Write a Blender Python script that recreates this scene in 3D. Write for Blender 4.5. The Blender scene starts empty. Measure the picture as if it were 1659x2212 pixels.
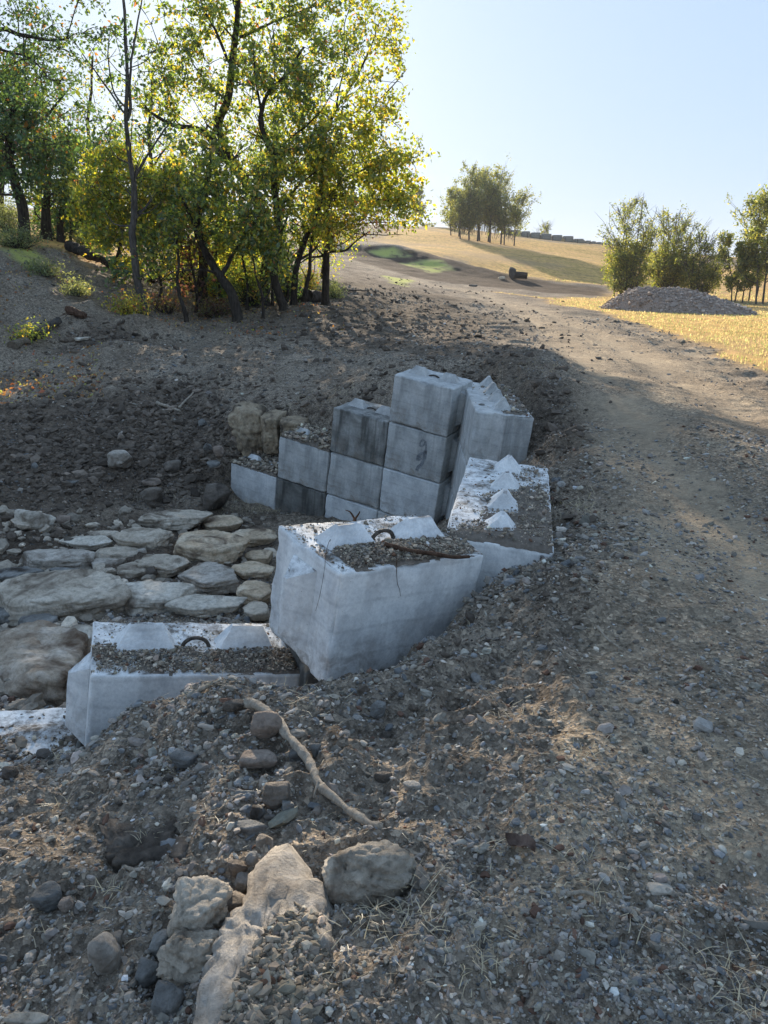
import bpy, bmesh, math, random
import numpy as np
from mathutils import Matrix, Vector
R_ = math.radians
SC = bpy.context.scene
COL = SC.collection
rng = np.random.default_rng(7)
random.seed(7)

# ------------------------------------------------------------------ camera, sky, sun, exposure
H = 1.65                       # eye height above the road level used as z = 0
PITCH = R_(17.0)
SUN_AZ, SUN_EL = R_(-9.5), R_(16.0)
cam = bpy.data.cameras.new('camera')
camo = bpy.data.objects.new('camera', cam); COL.objects.link(camo)
camo.location = (0, 0, H); camo.rotation_euler = (R_(90) - PITCH, 0, 0)
cam.sensor_fit = 'HORIZONTAL'; cam.sensor_width = 36; cam.lens = 36.0
cam.clip_start = 0.05; cam.clip_end = 3000
SC.camera = camo
W = bpy.data.worlds.new('World'); SC.world = W; W.use_nodes = True
nt = W.node_tree
sky = nt.nodes.new('ShaderNodeTexSky'); sky.sky_type = 'NISHITA'; sky.sun_disc = False
sky.sun_elevation = SUN_EL; sky.sun_rotation = SUN_AZ
sky.altitude = 150; sky.air_density = 1.0; sky.dust_density = 1.6; sky.ozone_density = 1.6
# the phone's tone mapping compresses the very wide range of this sky: a power per channel, the same for every viewer and for the light
sep = nt.nodes.new('ShaderNodeSeparateColor'); cmb = nt.nodes.new('ShaderNodeCombineColor'); nt.links.new(sky.outputs[0], sep.inputs[0])
for ch, (gam, amp) in enumerate(((.17, 0.99), (.14, 1.36), (.09, 1.98))):
    p1 = nt.nodes.new('ShaderNodeMath'); p1.operation = 'POWER'; p1.inputs[1].default_value = gam; nt.links.new(sep.outputs[ch], p1.inputs[0])
    p2 = nt.nodes.new('ShaderNodeMath'); p2.operation = 'MULTIPLY'; p2.inputs[1].default_value = amp; nt.links.new(p1.outputs[0], p2.inputs[0]); p3 = nt.nodes.new('ShaderNodeMath'); p3.operation = 'MULTIPLY_ADD'; p3.inputs[1].default_value = .012; nt.links.new(sep.outputs[ch], p3.inputs[0]); nt.links.new(p2.outputs[0], p3.inputs[2]); nt.links.new(p3.outputs[0], cmb.inputs[ch])
nt.links.new(cmb.outputs[0], nt.nodes['Background'].inputs[0])
nt.nodes['Background'].inputs[1].default_value = 0.15
sl = bpy.data.lights.new('sun', 'SUN'); sl.energy = 5.0; sl.angle = R_(0.53); sl.color = (1.0, 0.86, 0.68)
so = bpy.data.objects.new('sun', sl); COL.objects.link(so)
sd = Vector((math.sin(SUN_AZ) * math.cos(SUN_EL), math.cos(SUN_AZ) * math.cos(SUN_EL), math.sin(SUN_EL)))
so.rotation_euler = sd.to_track_quat('Z', 'Y').to_euler(); so.location = (-10, 30, 30)
SC.view_settings.view_transform = 'Standard'; SC.view_settings.look = 'None'
SC.view_settings.exposure = 1.45; SC.view_settings.gamma = 1.0
SC.cycles.max_bounces = 6; SC.cycles.transparent_max_bounces = 6; SC.cycles.transmission_bounces = 4
SC.cycles.use_denoising = True

# ------------------------------------------------------------------ rays through measured points (measured on a 1659 x 2212 grid)
FP = 1659.0; sp_, cp_ = math.sin(PITCH), math.cos(PITCH)
def ray(u, v):
    """x and z per metre of forward distance, and lens depth per metre"""
    a = (u - 829.5) / FP; b = (v - 1106.0) / FP
    fw = cp_ - b * sp_; up = -sp_ - b * cp_
    return a / fw, up / fw, 1 / fw
def P(u, v, y):
    a, c, d = ray(u, v); return np.array([a * y, y, H + c * y])
def PX(u, v, y): return ray(u, v)[2] * y / FP      # metres per grid pixel at forward distance y

# ------------------------------------------------------------------ noise
def _hash(i, j, k, s):
    n = (i * 374761393 + j * 668265263 + k * 2147483647 + s * 1274126177) & 0xffffffff
    n = ((n ^ (n >> 13)) * 1274126177) & 0xffffffff
    n = ((n ^ (n >> 16)) * 2246822519) & 0xffffffff
    return ((n ^ (n >> 15)) & 0xffff) / 32767.5 - 1
def vnoise(p, s=0):
    p = np.asarray(p, float); f = np.floor(p); t = p - f; t = t * t * (3 - 2 * t); f = f.astype(np.int64)
    if p.shape[1] == 2:
        a, b = f[:, 0], f[:, 1]; k = np.zeros_like(a)
        h = lambda x, y: _hash(a + x, b + y, k, s)
        u, v = t[:, 0], t[:, 1]
        return (h(0, 0) * (1 - u) + h(1, 0) * u) * (1 - v) + (h(0, 1) * (1 - u) + h(1, 1) * u) * v
    a, b, c = f.T; u, v, w = t.T
    h = lambda x, y, z: _hash(a + x, b + y, c + z, s)
    q = lambda z: (h(0, 0, z) * (1 - u) + h(1, 0, z) * u) * (1 - v) + (h(0, 1, z) * (1 - u) + h(1, 1, z) * u) * v
    return q(0) * (1 - w) + q(1) * w
def fbm(p, s=0, o=4, g=.5):
    r = 0; a = 1; t = 0
    for i in range(o):
        r = r + a * vnoise(np.asarray(p) * 2.03 ** i + 17.3 * i, s + i); t += a; a *= g
    return r / t
def sstep(a, b, x):
    t = np.clip((x - a) / (b - a), 0, 1); return t * t * (3 - 2 * t)

# ------------------------------------------------------------------ mesh accumulator
class Acc:
    def __init__(s): s.V = []; s.F = []; s.C = []; s.n = 0
    def add(s, V, F, col=None):
        V = np.asarray(V, np.float32); F = np.asarray(F, np.int32)
        s.V.append(V); s.F.append(F + s.n); s.n += len(V)
        c = np.ones((len(V), 3), np.float32) if col is None else np.broadcast_to(np.asarray(col, np.float32), (len(V), 3))
        s.C.append(c)
    def mesh(s, name, smooth=True, col=True):
        me = bpy.data.meshes.new(name)
        V = np.concatenate(s.V); me.vertices.add(len(V)); me.vertices.foreach_set('co', V.ravel())
        nl = sum(f.size for f in s.F); npoly = sum(len(f) for f in s.F)
        me.loops.add(nl); me.polygons.add(npoly)
        me.loops.foreach_set('vertex_index', np.concatenate([f.ravel() for f in s.F]))
        tot = np.concatenate([np.full(len(f), f.shape[1], np.int32) for f in s.F])
        me.polygons.foreach_set('loop_start', np.concatenate([[0], np.cumsum(tot)[:-1]]).astype(np.int32))
        me.polygons.foreach_set('loop_total', tot)
        me.polygons.foreach_set('use_smooth', np.full(npoly, smooth))
        if col:
            C = np.concatenate(s.C); a = me.attributes.new('tint', 'FLOAT_COLOR', 'POINT')
            a.data.foreach_set('color', np.concatenate([C, np.ones((len(C), 1), np.float32)], 1).ravel())
        me.update(calc_edges=True); return me
    def build(s, name, mat, parent=None, smooth=True, col=True):
        o = bpy.data.objects.new(name, s.mesh(name, smooth, col)); COL.objects.link(o)
        o.data.materials.append(mat)
        if parent: o.parent = parent
        return o
def tag(o, label=None, cat=None, group=None, kind=None):
    if label: o['label'] = label
    if cat: o['category'] = cat
    if group: o['group'] = group
    if kind: o['kind'] = kind
    return o
def empty(name, M=None, loc=None):
    o = bpy.data.objects.new(name, None); COL.objects.link(o); o.empty_display_size = .1
    if M is not None: o.matrix_world = M
    if loc is not None: o.location = loc
    return o
def tube(acc, pts, rad, k=7, col=(1, 1, 1), rough=0.0, seed=0, cap=True):
    pts = np.asarray(pts, float); rad = np.asarray(rad, float); n = len(pts)
    T = np.gradient(pts, axis=0); T /= np.linalg.norm(T, axis=1)[:, None] + 1e-9
    ref = np.array([.3, .2, .93]) if abs(T[0, 2]) < .8 else np.array([.95, .3, .05])
    A = np.cross(T, ref); A /= np.linalg.norm(A, axis=1)[:, None] + 1e-9; B = np.cross(T, A)
    th = np.arange(k) * 2 * np.pi / k
    V = pts[:, None] + rad[:, None, None] * (np.cos(th)[None, :, None] * A[:, None] + np.sin(th)[None, :, None] * B[:, None])
    V = V.reshape(-1, 3)
    if rough:
        nn = fbm(V * (1.2 / max(rad.max(), .01)) + seed, seed, 3)
        V = V + (V - np.repeat(pts, k, 0)) * (nn * rough)[:, None]
    i = np.arange(n - 1)[:, None] * k; j = np.arange(k)[None]; j2 = (j + 1) % k
    F = np.stack([i + j, i + j2, i + k + j2, i + k + j], -1).reshape(-1, 4)
    acc.add(V, F, col)
    if cap:
        for e, b in ((0, 0), (n - 1, (n - 1) * k)):
            ids = b + np.arange(k); c = np.vstack([V[ids], pts[e]])
            f = np.stack([np.arange(k), (np.arange(k) + 1) % k, np.full(k, k)], 1)
            acc.add(c, f if e else f[:, ::-1], col)
def spline(pts, m):
    pts = np.asarray(pts, float); n = len(pts)
    if n < 3:
        t = np.linspace(0, 1, m)[:, None]; return pts[0] * (1 - t) + pts[-1] * t
    q = np.vstack([2 * pts[0] - pts[1], pts, 2 * pts[-1] - pts[-2]]); out = []
    for t in np.linspace(0, n - 1 - 1e-6, m):
        i = int(t); f = t - i; a, b, c, d = q[i:i + 4]
        out.append(.5 * ((2 * b) + (c - a) * f + (2 * a - 5 * b + 4 * c - d) * f * f + (3 * b - a - 3 * c + d) * f ** 3))
    return np.array(out)

# ------------------------------------------------------------------ materials
def mat(name):
    m = bpy.data.materials.new(name); m.use_nodes = True; t = m.node_tree
    return m, t, t.nodes['Principled BSDF']
def nd(t, typ, **k):
    n = t.nodes.new(typ)
    for a, b in k.items():
        if a[0] == '_': setattr(n, a[1:], b)
        else: n.inputs[a.replace('_', ' ')].default_value = b
    return n
def ramp(t, src, stops):
    n = t.nodes.new('ShaderNodeValToRGB'); e = n.color_ramp.elements
    while len(e) < len(stops): e.new(.5)
    for q, (p, c) in zip(e, stops):
        q.position = p; q.color = (*c, 1) if len(c) == 3 else c
    t.links.new(src, n.inputs[0]); return n.outputs[0]
def mix(t, f, a, b, typ='MIX'):
    n = t.nodes.new('ShaderNodeMix'); n.data_type = 'RGBA'; n.blend_type = typ
    for s, v in ((0, f), (6, a), (7, b)):
        if hasattr(v, 'links'): t.links.new(v, n.inputs[s])
        elif s == 0: n.inputs[0].default_value = v
        else: n.inputs[s].default_value = (*v, 1)
    return n.outputs[2]
def noise(t, vec, scale, detail=6, rough=.6, dist=0):
    n = nd(t, 'ShaderNodeTexNoise', Scale=scale, Detail=detail, Roughness=rough, Distortion=dist)
    t.links.new(vec, n.inputs['Vector']); return n.outputs[0]
def bump(t, bs, h, strength, dist, prev=None):
    n = nd(t, 'ShaderNodeBump', Strength=strength, Distance=dist); t.links.new(h, n.inputs['Height'])
    if prev is not None: t.links.new(prev, n.inputs['Normal'])
    t.links.new(n.outputs[0], bs.inputs['Normal']); return n.outputs[0]
def coords(t, kind='Object', scale=None):
    c = t.nodes.new('ShaderNodeTexCoord').outputs[kind]
    if scale:
        m = nd(t, 'ShaderNodeMapping'); m.inputs['Scale'].default_value = scale; t.links.new(c, m.inputs[0]); c = m.outputs[0]
    return c
def attr(t, name):
    return nd(t, 'ShaderNodeAttribute', _attribute_name=name).outputs['Color']

def m_ground():
    m, t, b = mat('ground'); c = coords(t, 'Object')
    z = attr(t, 'zone'); s = t.nodes.new('ShaderNodeSeparateColor'); t.links.new(z, s.inputs[0])
    n1 = noise(t, c, .9, 8, .7); n2 = noise(t, c, 14, 6, .75); n3 = noise(t, c, 60, 4, .8)
    dirt = ramp(t, n1, [(.3, (.155, .126, .098)), (.5, (.24, .20, .155)), (.68, (.335, .285, .225))])
    d2 = ramp(t, n2, [(.34, (.35, .33, .32)), (.5, (1, 1, 1)), (.66, (1.35, 1.32, 1.28)), (.76, (1.8, 1.75, 1.7))])
    dirt = mix(t, 1, dirt, d2, 'MULTIPLY')
    road = ramp(t, noise(t, coords(t, 'Object', (1, .35, 1)), 1.1, 8, .65), [(.3, (.20, .163, .122)), (.5, (.30, .245, .18)), (.7, (.42, .34, .24))])
    road = mix(t, 1, road, ramp(t, n2, [(.34, (.55, .55, .56)), (.5, (1, 1, 1)), (.7, (1.45, 1.4, 1.35))]), 'MULTIPLY')
    grass = ramp(t, noise(t, c, .25, 8, .7), [(.34, (.38, .26, .085)), (.48, (.56, .36, .13)), (.62, (.62, .38, .16)), (.7, (.46, .38, .11))])
    grass = mix(t, 1, grass, ramp(t, noise(t, coords(t, 'Object', (1, .35, 1)), 2.2, 9, .85), [(.36, (.42, .42, .40)), (.5, (1, 1, 1)), (.66, (1.35, 1.33, 1.3))]), 'MULTIPLY'); grass = mix(t, ramp(t, noise(t, c, .06, 4, .6), [(.48, (0, 0, 0)), (.62, (.7, .7, .7))]), grass, (.40, .27, .15))
    vo = t.nodes.new('ShaderNodeTexVoronoi'); vo.inputs['Scale'].default_value = 70; t.links.new(c, vo.inputs['Vector']); sv = t.nodes.new('ShaderNodeSeparateColor'); t.links.new(vo.outputs['Color'], sv.inputs[0])
    fine = ramp(t, sv.outputs[0], [(.0, (.62, .61, .6)), (.5, (.98, .98, .98)), (.9, (1.35, 1.33, 1.3)), (1, (1.9, 1.88, 1.85))])
    dirt = mix(t, 1, dirt, fine, 'MULTIPLY'); road = mix(t, 1, road, fine, 'MULTIPLY')
    green = ramp(t, n2, [(.35, (.33, .34, .09)), (.6, (.50, .50, .16))])
    s2 = t.nodes.new('ShaderNodeSeparateColor'); t.links.new(attr(t, 'zone2'), s2.inputs[0])
    rut = mix(t, 1, ramp(t, n1, [(.3, (.30, .24, .17)), (.55, (.42, .335, .235)), (.7, (.52, .42, .30))]), ramp(t, n2, [(.34, (.8, .8, .8)), (.5, (1, 1, 1)), (.7, (1.12, 1.12, 1.1))]), 'MULTIPLY')
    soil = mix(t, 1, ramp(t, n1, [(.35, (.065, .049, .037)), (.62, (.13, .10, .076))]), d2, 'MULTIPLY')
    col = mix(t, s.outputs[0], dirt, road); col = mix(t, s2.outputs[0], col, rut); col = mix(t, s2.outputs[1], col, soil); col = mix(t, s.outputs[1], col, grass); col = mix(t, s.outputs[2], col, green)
    t.links.new(col, b.inputs['Base Color']); b.inputs['Roughness'].default_value = 1.0; b.inputs['Specular IOR Level'].default_value = .02
    p = bump(t, b, n2, .8, .03); p = bump(t, b, vo.outputs['Distance'], .8, .012, p); bump(t, b, n3, .8, .008, p)
    return m
def m_stone(name='pebble', rough=.9, sc=30):
    m, t, b = mat(name); c = coords(t, 'Object'); n = noise(t, c, sc, 5, .7)
    col = mix(t, 1, attr(t, 'tint'), ramp(t, n, [(.3, (.6, .6, .6)), (.55, (1, 1, 1)), (.75, (1.3, 1.28, 1.25))]), 'MULTIPLY')
    t.links.new(col, b.inputs['Base Color']); b.inputs['Roughness'].default_value = rough; b.inputs['Specular IOR Level'].default_value = .2
    bump(t, b, n, .6, .006); return m
def m_lime(name, lo, mi, hi, dirt=.5, stain=(.05, .04, .032)):
    m, t, b = mat(name); c = coords(t, 'Object')
    r = nd(t, 'ShaderNodeObjectInfo').outputs['Random']
    v = nd(t, 'ShaderNodeVectorMath', _operation='ADD'); t.links.new(c, v.inputs[0])
    cm = nd(t, 'ShaderNodeCombineXYZ'); mu = nd(t, 'ShaderNodeMath', _operation='MULTIPLY'); t.links.new(r, mu.inputs[0]); mu.inputs[1].default_value = 40
    t.links.new(mu.outputs[0], cm.inputs[0]); t.links.new(cm.outputs[0], v.inputs[1]); c = v.outputs[0]
    n = noise(t, c, 3.5, 10, .72, .6); n2 = noise(t, c, 26, 8, .75); n3 = noise(t, c, 2.2, 5, .6, 1.2); n4 = noise(t, c, 90, 3, .7)
    col = ramp(t, n, [(.3, lo), (.5, mi), (.68, hi)])
    col = mix(t, 1, col, ramp(t, n2, [(.3, (.55, .54, .52)), (.5, (1, 1, 1)), (.7, (1.25, 1.25, 1.25))]), 'MULTIPLY')
    col = mix(t, ramp(t, n3, [(.54 - .12 * dirt, (0, 0, 0)), (.66, (1, 1, 1))]), col, stain)
    t.links.new(col, b.inputs['Base Color']); b.inputs['Roughness'].default_value = .92; b.inputs['Specular IOR Level'].default_value = .2
    p = bump(t, b, n, .9, .05); p = bump(t, b, n2, .9, .018, p); bump(t, b, n4, .6, .004, p); return m
def m_concrete(name, base, dark, streak=.5, top=None, blot=.5):
    m, t, b = mat(name); c = coords(t, 'Object'); cs = coords(t, 'Object', (9, 9, .8))
    r = nd(t, 'ShaderNodeObjectInfo').outputs['Random']; 
    n = noise(t, c, 3.2, 8, .65, .5); n2 = noise(t, cs, 1.0, 6, .6, .2); n3 = noise(t, c, 45, 5, .8); n4 = noise(t, c, 9, 5, .7)
    col = mix(t, ramp(t, n, [(.5 - .18 * blot, (0, 0, 0)), (.66, (1, 1, 1))]), base, dark)
    col = mix(t, ramp(t, n2, [(.5, (0, 0, 0)), (.64, (streak,) * 3)]), col, tuple(x * .8 for x in dark))
    col = mix(t, 1, col, ramp(t, n3, [(.3, (.82, .82, .82)), (.55, (1, 1, 1)), (.75, (1.1, 1.1, 1.1))]), 'MULTIPLY')
    col = mix(t, 1, col, ramp(t, n4, [(.3, (.78, .79, .80)), (.6, (1.04, 1.04, 1.03))]), 'MULTIPLY')
    v = t.nodes.new('ShaderNodeTexVoronoi'); v.inputs['Scale'].default_value = 38; t.links.new(c, v.inputs['Vector'])
    pit = ramp(t, v.outputs['Distance'], [(.06, (1, 1, 1)), (.12, (0, 0, 0))])
    pm = nd(t, 'ShaderNodeMath', _operation='MULTIPLY'); t.links.new(pit, pm.inputs[0]); t.links.new(ramp(t, n4, [(.5, (0, 0, 0)), (.6, (1, 1, 1))]), pm.inputs[1])
    col = mix(t, pm.outputs[0], col, tuple(x * .35 for x in base))
    sp2 = t.nodes.new('ShaderNodeSeparateXYZ'); t.links.new(c, sp2.inputs[0])
    low = ramp(t, sp2.outputs[2], [(.0, (.75, .75, .75)), (.30, (.12, .12, .12)), (.62, (.05, .05, .05))]); nm = ramp(t, noise(t, c, 11, 8, .75, .4), [(.46, (0, 0, 0)), (.62, (1, 1, 1))])
    mm0 = nd(t, 'ShaderNodeMath', _operation='MULTIPLY'); t.links.new(low, mm0.inputs[0]); t.links.new(nm, mm0.inputs[1]); col = mix(t, mm0.outputs[0], col, (.24, .195, .15))
    wv = nd(t, 'ShaderNodeTexWave', Scale=2.2, Distortion=1.2, Detail=3); wv.bands_direction = 'Z'; t.links.new(c, wv.inputs['Vector'])
    col = mix(t, 1, col, ramp(t, wv.outputs[0], [(.0, (.9, .9, .9)), (.06, (1, 1, 1))]), 'MULTIPLY')
    if top:   # dried mud spread over the upward face: patches with their own shape
        g = t.nodes.new('ShaderNodeTexCoord'); sx = t.nodes.new('ShaderNodeSeparateXYZ'); t.links.new(g.outputs['Normal'], sx.inputs[0])
        up = ramp(t, sx.outputs[2], [(.75, (0, 0, 0)), (.9, (1, 1, 1))])
        nn = ramp(t, noise(t, c, 5, 10, .8), [(.46, (0, 0, 0)), (.6, (1, 1, 1))])
        mm = nd(t, 'ShaderNodeMath', _operation='MULTIPLY'); t.links.new(up, mm.inputs[0]); t.links.new(nn, mm.inputs[1])
        col = mix(t, mm.outputs[0], col, top)
    t.links.new(col, b.inputs['Base Color']); b.inputs['Roughness'].default_value = .85; b.inputs['Specular IOR Level'].default_value = .3
    p = bump(t, b, n4, .35, .01); bump(t, b, n3, .4, .003, p); return m
def m_bark(name, a, b_, sc=22):
    m, t, b = mat(name); c = coords(t, 'Object', (1, 1, .22)); n = noise(t, c, sc, 7, .7, .4)
    t.links.new(ramp(t, n, [(.35, a), (.62, b_)]), b.inputs['Base Color']); b.inputs['Roughness'].default_value = .95
    b.inputs['Specular IOR Level'].default_value = .1
    bump(t, b, n, .9, .02); return m
def m_leaf(name, trans=.58):
    m = bpy.data.materials.new(name); m.use_nodes = True; t = m.node_tree; t.nodes.clear()
    o = t.nodes.new('ShaderNodeOutputMaterial'); a = attr(t, 'tint')
    d = nd(t, 'ShaderNodeBsdfDiffuse'); tr = nd(t, 'ShaderNodeBsdfTranslucent')
    t.links.new(a, d.inputs[0]); g = mix(t, 1, a, (1.5, 1.45, .8), 'MULTIPLY'); t.links.new(g, tr.inputs[0])
    x = nd(t, 'ShaderNodeMixShader', Fac=trans); t.links.new(d.outputs[0], x.inputs[1]); t.links.new(tr.outputs[0], x.inputs[2])
    gl = nd(t, 'ShaderNodeBsdfGlossy', Roughness=.45); gl.inputs[0].default_value = (.9, .95, 1, 1)
    y = nd(t, 'ShaderNodeMixShader', Fac=.05); t.links.new(x.outputs[0], y.inputs[1]); t.links.new(gl.outputs[0], y.inputs[2])
    t.links.new(y.outputs[0], o.inputs[0]); return m
def m_plain(name, a, b_, sc=12, rough=.85, bstr=.5, metal=0):
    m, t, b = mat(name); n = noise(t, coords(t, 'Object'), sc, 6, .7)
    t.links.new(ramp(t, n, [(.35, a), (.62, b_)]), b.inputs['Base Color']); b.inputs['Roughness'].default_value = rough
    b.inputs['Metallic'].default_value = metal; b.inputs['Specular IOR Level'].default_value = .2
    bump(t, b, n, bstr, .01); return m
M = dict(
    ground=m_ground(), pebble=m_stone('pebble'), clod=m_stone('soil_clod', .98, 18),
    lime=m_lime('limestone', (.33, .275, .21), (.55, .475, .375), (.76, .68, .56), .25, (.16, .125, .09)),
    lime_pale=m_lime('pale_limestone', (.42, .37, .30), (.66, .60, .50), (.82, .77, .68), .1, (.25, .205, .155)),
    lime_gray=m_lime('grey_limestone', (.29, .25, .205), (.46, .41, .345), (.68, .62, .54), .25, (.15, .12, .09)),
    lime_tan=m_lime('tan_limestone', (.40, .29, .19), (.62, .49, .34), (.76, .65, .50), .15, (.18, .13, .09)),
    slate=m_lime('slate_stone', (.13, .128, .118), (.22, .215, .2), (.34, .335, .31), .2),
    redst=m_lime('reddish_stone', (.22, .165, .125), (.31, .245, .195), (.40, .33, .27), .0),
    dark=m_lime('dark_stone', (.10, .083, .067), (.17, .142, .115), (.28, .24, .195), .3),
    cl=m_concrete('clean_concrete', (.72, .73, .72), (.55, .56, .56), .3, blot=.3),
    cw=m_concrete('white_concrete', (.84, .84, .82), (.62, .62, .61), .35, (.115, .098, .08), .2),
    cm=m_concrete('weathered_concrete', (.58, .58, .56), (.40, .40, .385), .7),
    cd=m_concrete('stained_and_shade_concrete', (.24, .235, .215), (.085, .083, .075), .9, blot=.8),  # stained wall block; also the painted shade of the gap block
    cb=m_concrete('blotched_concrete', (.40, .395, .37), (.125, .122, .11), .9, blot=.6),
    bark=m_bark('bark', (.022, .018, .015), (.075, .062, .05)), barkg=m_bark('grey_bark', (.05, .045, .04), (.13, .115, .1)),
    leaf=m_leaf('leaf'), leafd=m_leaf('dark_leaf', .35), straw=m_leaf('dry_grass', .4),
    stick=m_bark('stick_bark', (.24, .20, .155), (.44, .38, .30), 40), root=m_bark('root_bark', (.05, .03, .02), (.13, .08, .055), 40),
    steel=m_plain('rusty_cable', (.05, .045, .04), (.14, .12, .10), 60, .6, .8, .6), paint=m_plain('faded_black_paint', (.13, .14, .15), (.30, .31, .32), 45),
    wood=m_plain('old_wood', (.10, .08, .06), (.2, .165, .125), 20), hay=m_plain('grey_hay', (.16, .16, .15), (.30, .29, .25), 8, .95, 1),
    haytan=m_plain('tan_hay', (.30, .22, .12), (.45, .34, .19), 8, .95, 1), deadleaf=m_plain('dead_leaf', (.10, .065, .05), (.22, .155, .12), 20),
)

# ------------------------------------------------------------------ terrain height from surveyed points
CP = []   # x, y, z
def cu(u, v, z):              # a ground point seen through (u, v) at height z relative to the eye
    a, c, d = ray(u, v); y = z / c; CP.append((a * y, y, z + H))
def cy(u, v, y): CP.append(tuple(P(u, v, y)))
def cw(x, y, z): CP.append((x, y, z + H))
for u, z in ((-400, -1.66), (0, -1.62), (400, -1.56), (830, -1.52), (1659, -1.5), (2100, -1.5)): cu(u, 2212, z)
for u, z in ((-300, -1.7), (0, -1.66), (400, -1.60), (830, -1.55), (1659, -1.5)): cu(u, 2000, z)
for u, z in ((-250, -1.85), (0, -1.80), (250, -1.70), (500, -1.62), (830, -1.56), (1200, -1.5), (1659, -1.5)): cu(u, 1800, z)
for u, z in ((-200, -2.1), (0, -2.04), (150, -2.0), (300, -1.80), (420, -1.70), (600, -1.64), (830, -1.58), (1200, -1.5), (1659, -1.48)): cu(u, 1660, z)
for u, v, z in ((200, 1600, -1.98), (280, 1545, -1.88), (350, 1490, -1.76), (410, 1462, -1.69), (480, 1500, -1.75), (560, 1515, -1.77), (655, 1545, -1.93), (735, 1505, -1.93), (800, 1475, -1.80), (900, 1400, -1.70), (1000, 1310, -1.57), (1060, 1240, -1.47), (1160, 1215, -1.40), (1250, 1180, -1.40), (1240, 1050, -1.40), (1215, 1000, -1.42), (1180, 960, -1.46), (1230, 930, -1.38), (1300, 1000, -1.42), (1450, 1100, -1.46), (1659, 1200, -1.48), (1000, 1500, -1.62), (1250, 1400, -1.52), (1659, 1450, -1.48), (850, 1600, -1.66)): cu(u, v, z)
# under and behind the near blocks (hidden from here, real from the side)
for x, y, z in ((-.9, 3.05, -2.0), (-1.1, 3.5, -2.45), (-.6, 3.6, -2.7), (-.2, 3.85, -2.6), (.3, 4.1, -2.1), (-.3, 4.6, -2.75), (-1.2, 4.3, -2.75), (-2.0, 4.3, -2.7), (0, 5.5, -2.9), (.6, 5.2, -2.0), (.35, 4.7, -2.2), (.5, 6.3, -2.75), (.7, 6.8, -2.5), (.2, 7.5, -3.0), (1.25, 6.4, -1.95), (1.6, 7.6, -1.75), (.85, 8.6, -2.6), (1.3, 8.8, -2.2), (1.1, 9.9, -1.8), (.3, 8.3, -3.05), (1.15, 4.9, -1.45), (1.05, 5.7, -1.5), (1.5, 5.6, -1.4), (-1.75, 3.3, -2.5), (-2.3, 3.1, -2.5), (-.5, 6.5, -2.95), (-.3, 8, -3.1), (0, 9, -3.15), (-.8, 9.6, -3.2), (-1.3, 8.6, -3.08), (-1, 6.8, -2.98), (-1.2, 5.4, -2.85), (.3, 9.2, -3.1), (-.45, 3.22, -2.6), (-.33, 3.42, -2.6), (-.6, 3.35, -2.7), (-.15, 3.6, -2.6)): cw(x, y, z)
# channel floor
for u, v, z in ((0, 1570, -2.45), (120, 1530, -2.5), (60, 1450, -2.65), (-200, 1400, -2.65), (200, 1340, -2.85), (400, 1330, -2.85), (-200, 1250, -2.85), (0, 1250, -2.9), (300, 1230, -2.95), (520, 1230, -2.97), (150, 1165, -2.92), (350, 1140, -3.02), (550, 1130, -3.1), (600, 1110, -3.14), (490, 1080, -3.08)): cu(u, v, z)
# left bank
for u, v, z in ((-250, 1130, -2.6), (0, 1130, -2.75), (60, 1110, -2.8), (250, 1090, -2.85), (420, 1060, -2.9), (470, 1000, -2.55), (330, 1020, -2.7), (0, 1000, -2.45), (-250, 1000, -2.3), (200, 970, -2.4), (400, 950, -2.35), (480, 930, -2.3), (0, 880, -2.1), (250, 880, -2.0), (450, 860, -1.9), (0, 800, -1.85), (300, 800, -1.7), (520, 800, -1.6), (-300, 850, -1.8), (120, 720, -1.25), (230, 712, -1.3), (0, 740, -1.45), (350, 740, -1.5)): cu(u, v, z)
# hillside on the left and the gully beside it
for u, v, y in ((0, 690, 17.5), (-200, 650, 17), (-200, 540, 21), (0, 600, 20), (0, 515, 24), (60, 520, 25), (130, 525, 27), (180, 560, 25), (0, 480, 38), (100, 480, 40), (-300, 450, 30), (200, 640, 20), (290, 625, 22), (300, 600, 25), (300, 680, 19.5), (250, 545, 32), (350, 560, 34), (430, 640, 27), (430, 690, 21.5), (520, 690, 21.5), (650, 660, 22.5)): cy(u, v, y)
# ledge and plateau behind the wall
for x, y, z in ((-2.0, 11.3, -1.9), (-1.35, 11.35, -1.87), (-.6, 11.15, -1.75), (.2, 11.2, -1.4), (-2.1, 10.95, -2.7), (-1.6, 10.85, -2.75), (-2.5, 11.5, -2.1), (-1.0, 11.0, -2.1), (-.5, 10.75, -1.95), (.2, 10.5, -1.6), (-2.55, 10.75, -3.0), (-2.15, 10.72, -3.08)): cw(x, y, z)
for u, v, z in ((560, 870, -1.86), (650, 870, -1.82), (700, 820, -1.65), (900, 785, -1.24), (1050, 790, -1.22), (1140, 850, -1.3), (1000, 740, -1.22), (800, 740, -1.35), (600, 760, -1.5)): cu(u, v, z)
for u, v, y in ((700, 610, 32), (830, 620, 34), (830, 660, 27), (950, 640, 38), (1000, 680, 27), (1150, 720, 21)): cy(u, v, y)
# road and right field
for u, v, z in ((1400, 820, -1.46), (1659, 900, -1.46), (1300, 900, -1.42), (1300, 760, -1.45), (1500, 760, -1.48), (1659, 760, -1.5), (1300, 690, -1.5), (1659, 690, -1.55), (1900, 800, -1.5)): cu(u, v, z)
for u, v, y in ((1020, 645, 46), (1100, 635, 52), (950, 617, 58), (880, 600, 62), (800, 575, 68), (760, 555, 74), (1300, 640, 58), (1659, 650, 55), (1659, 610, 85), (1450, 600, 90), (1150, 610, 70), (1300, 612, 80)): cy(u, v, y)
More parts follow.
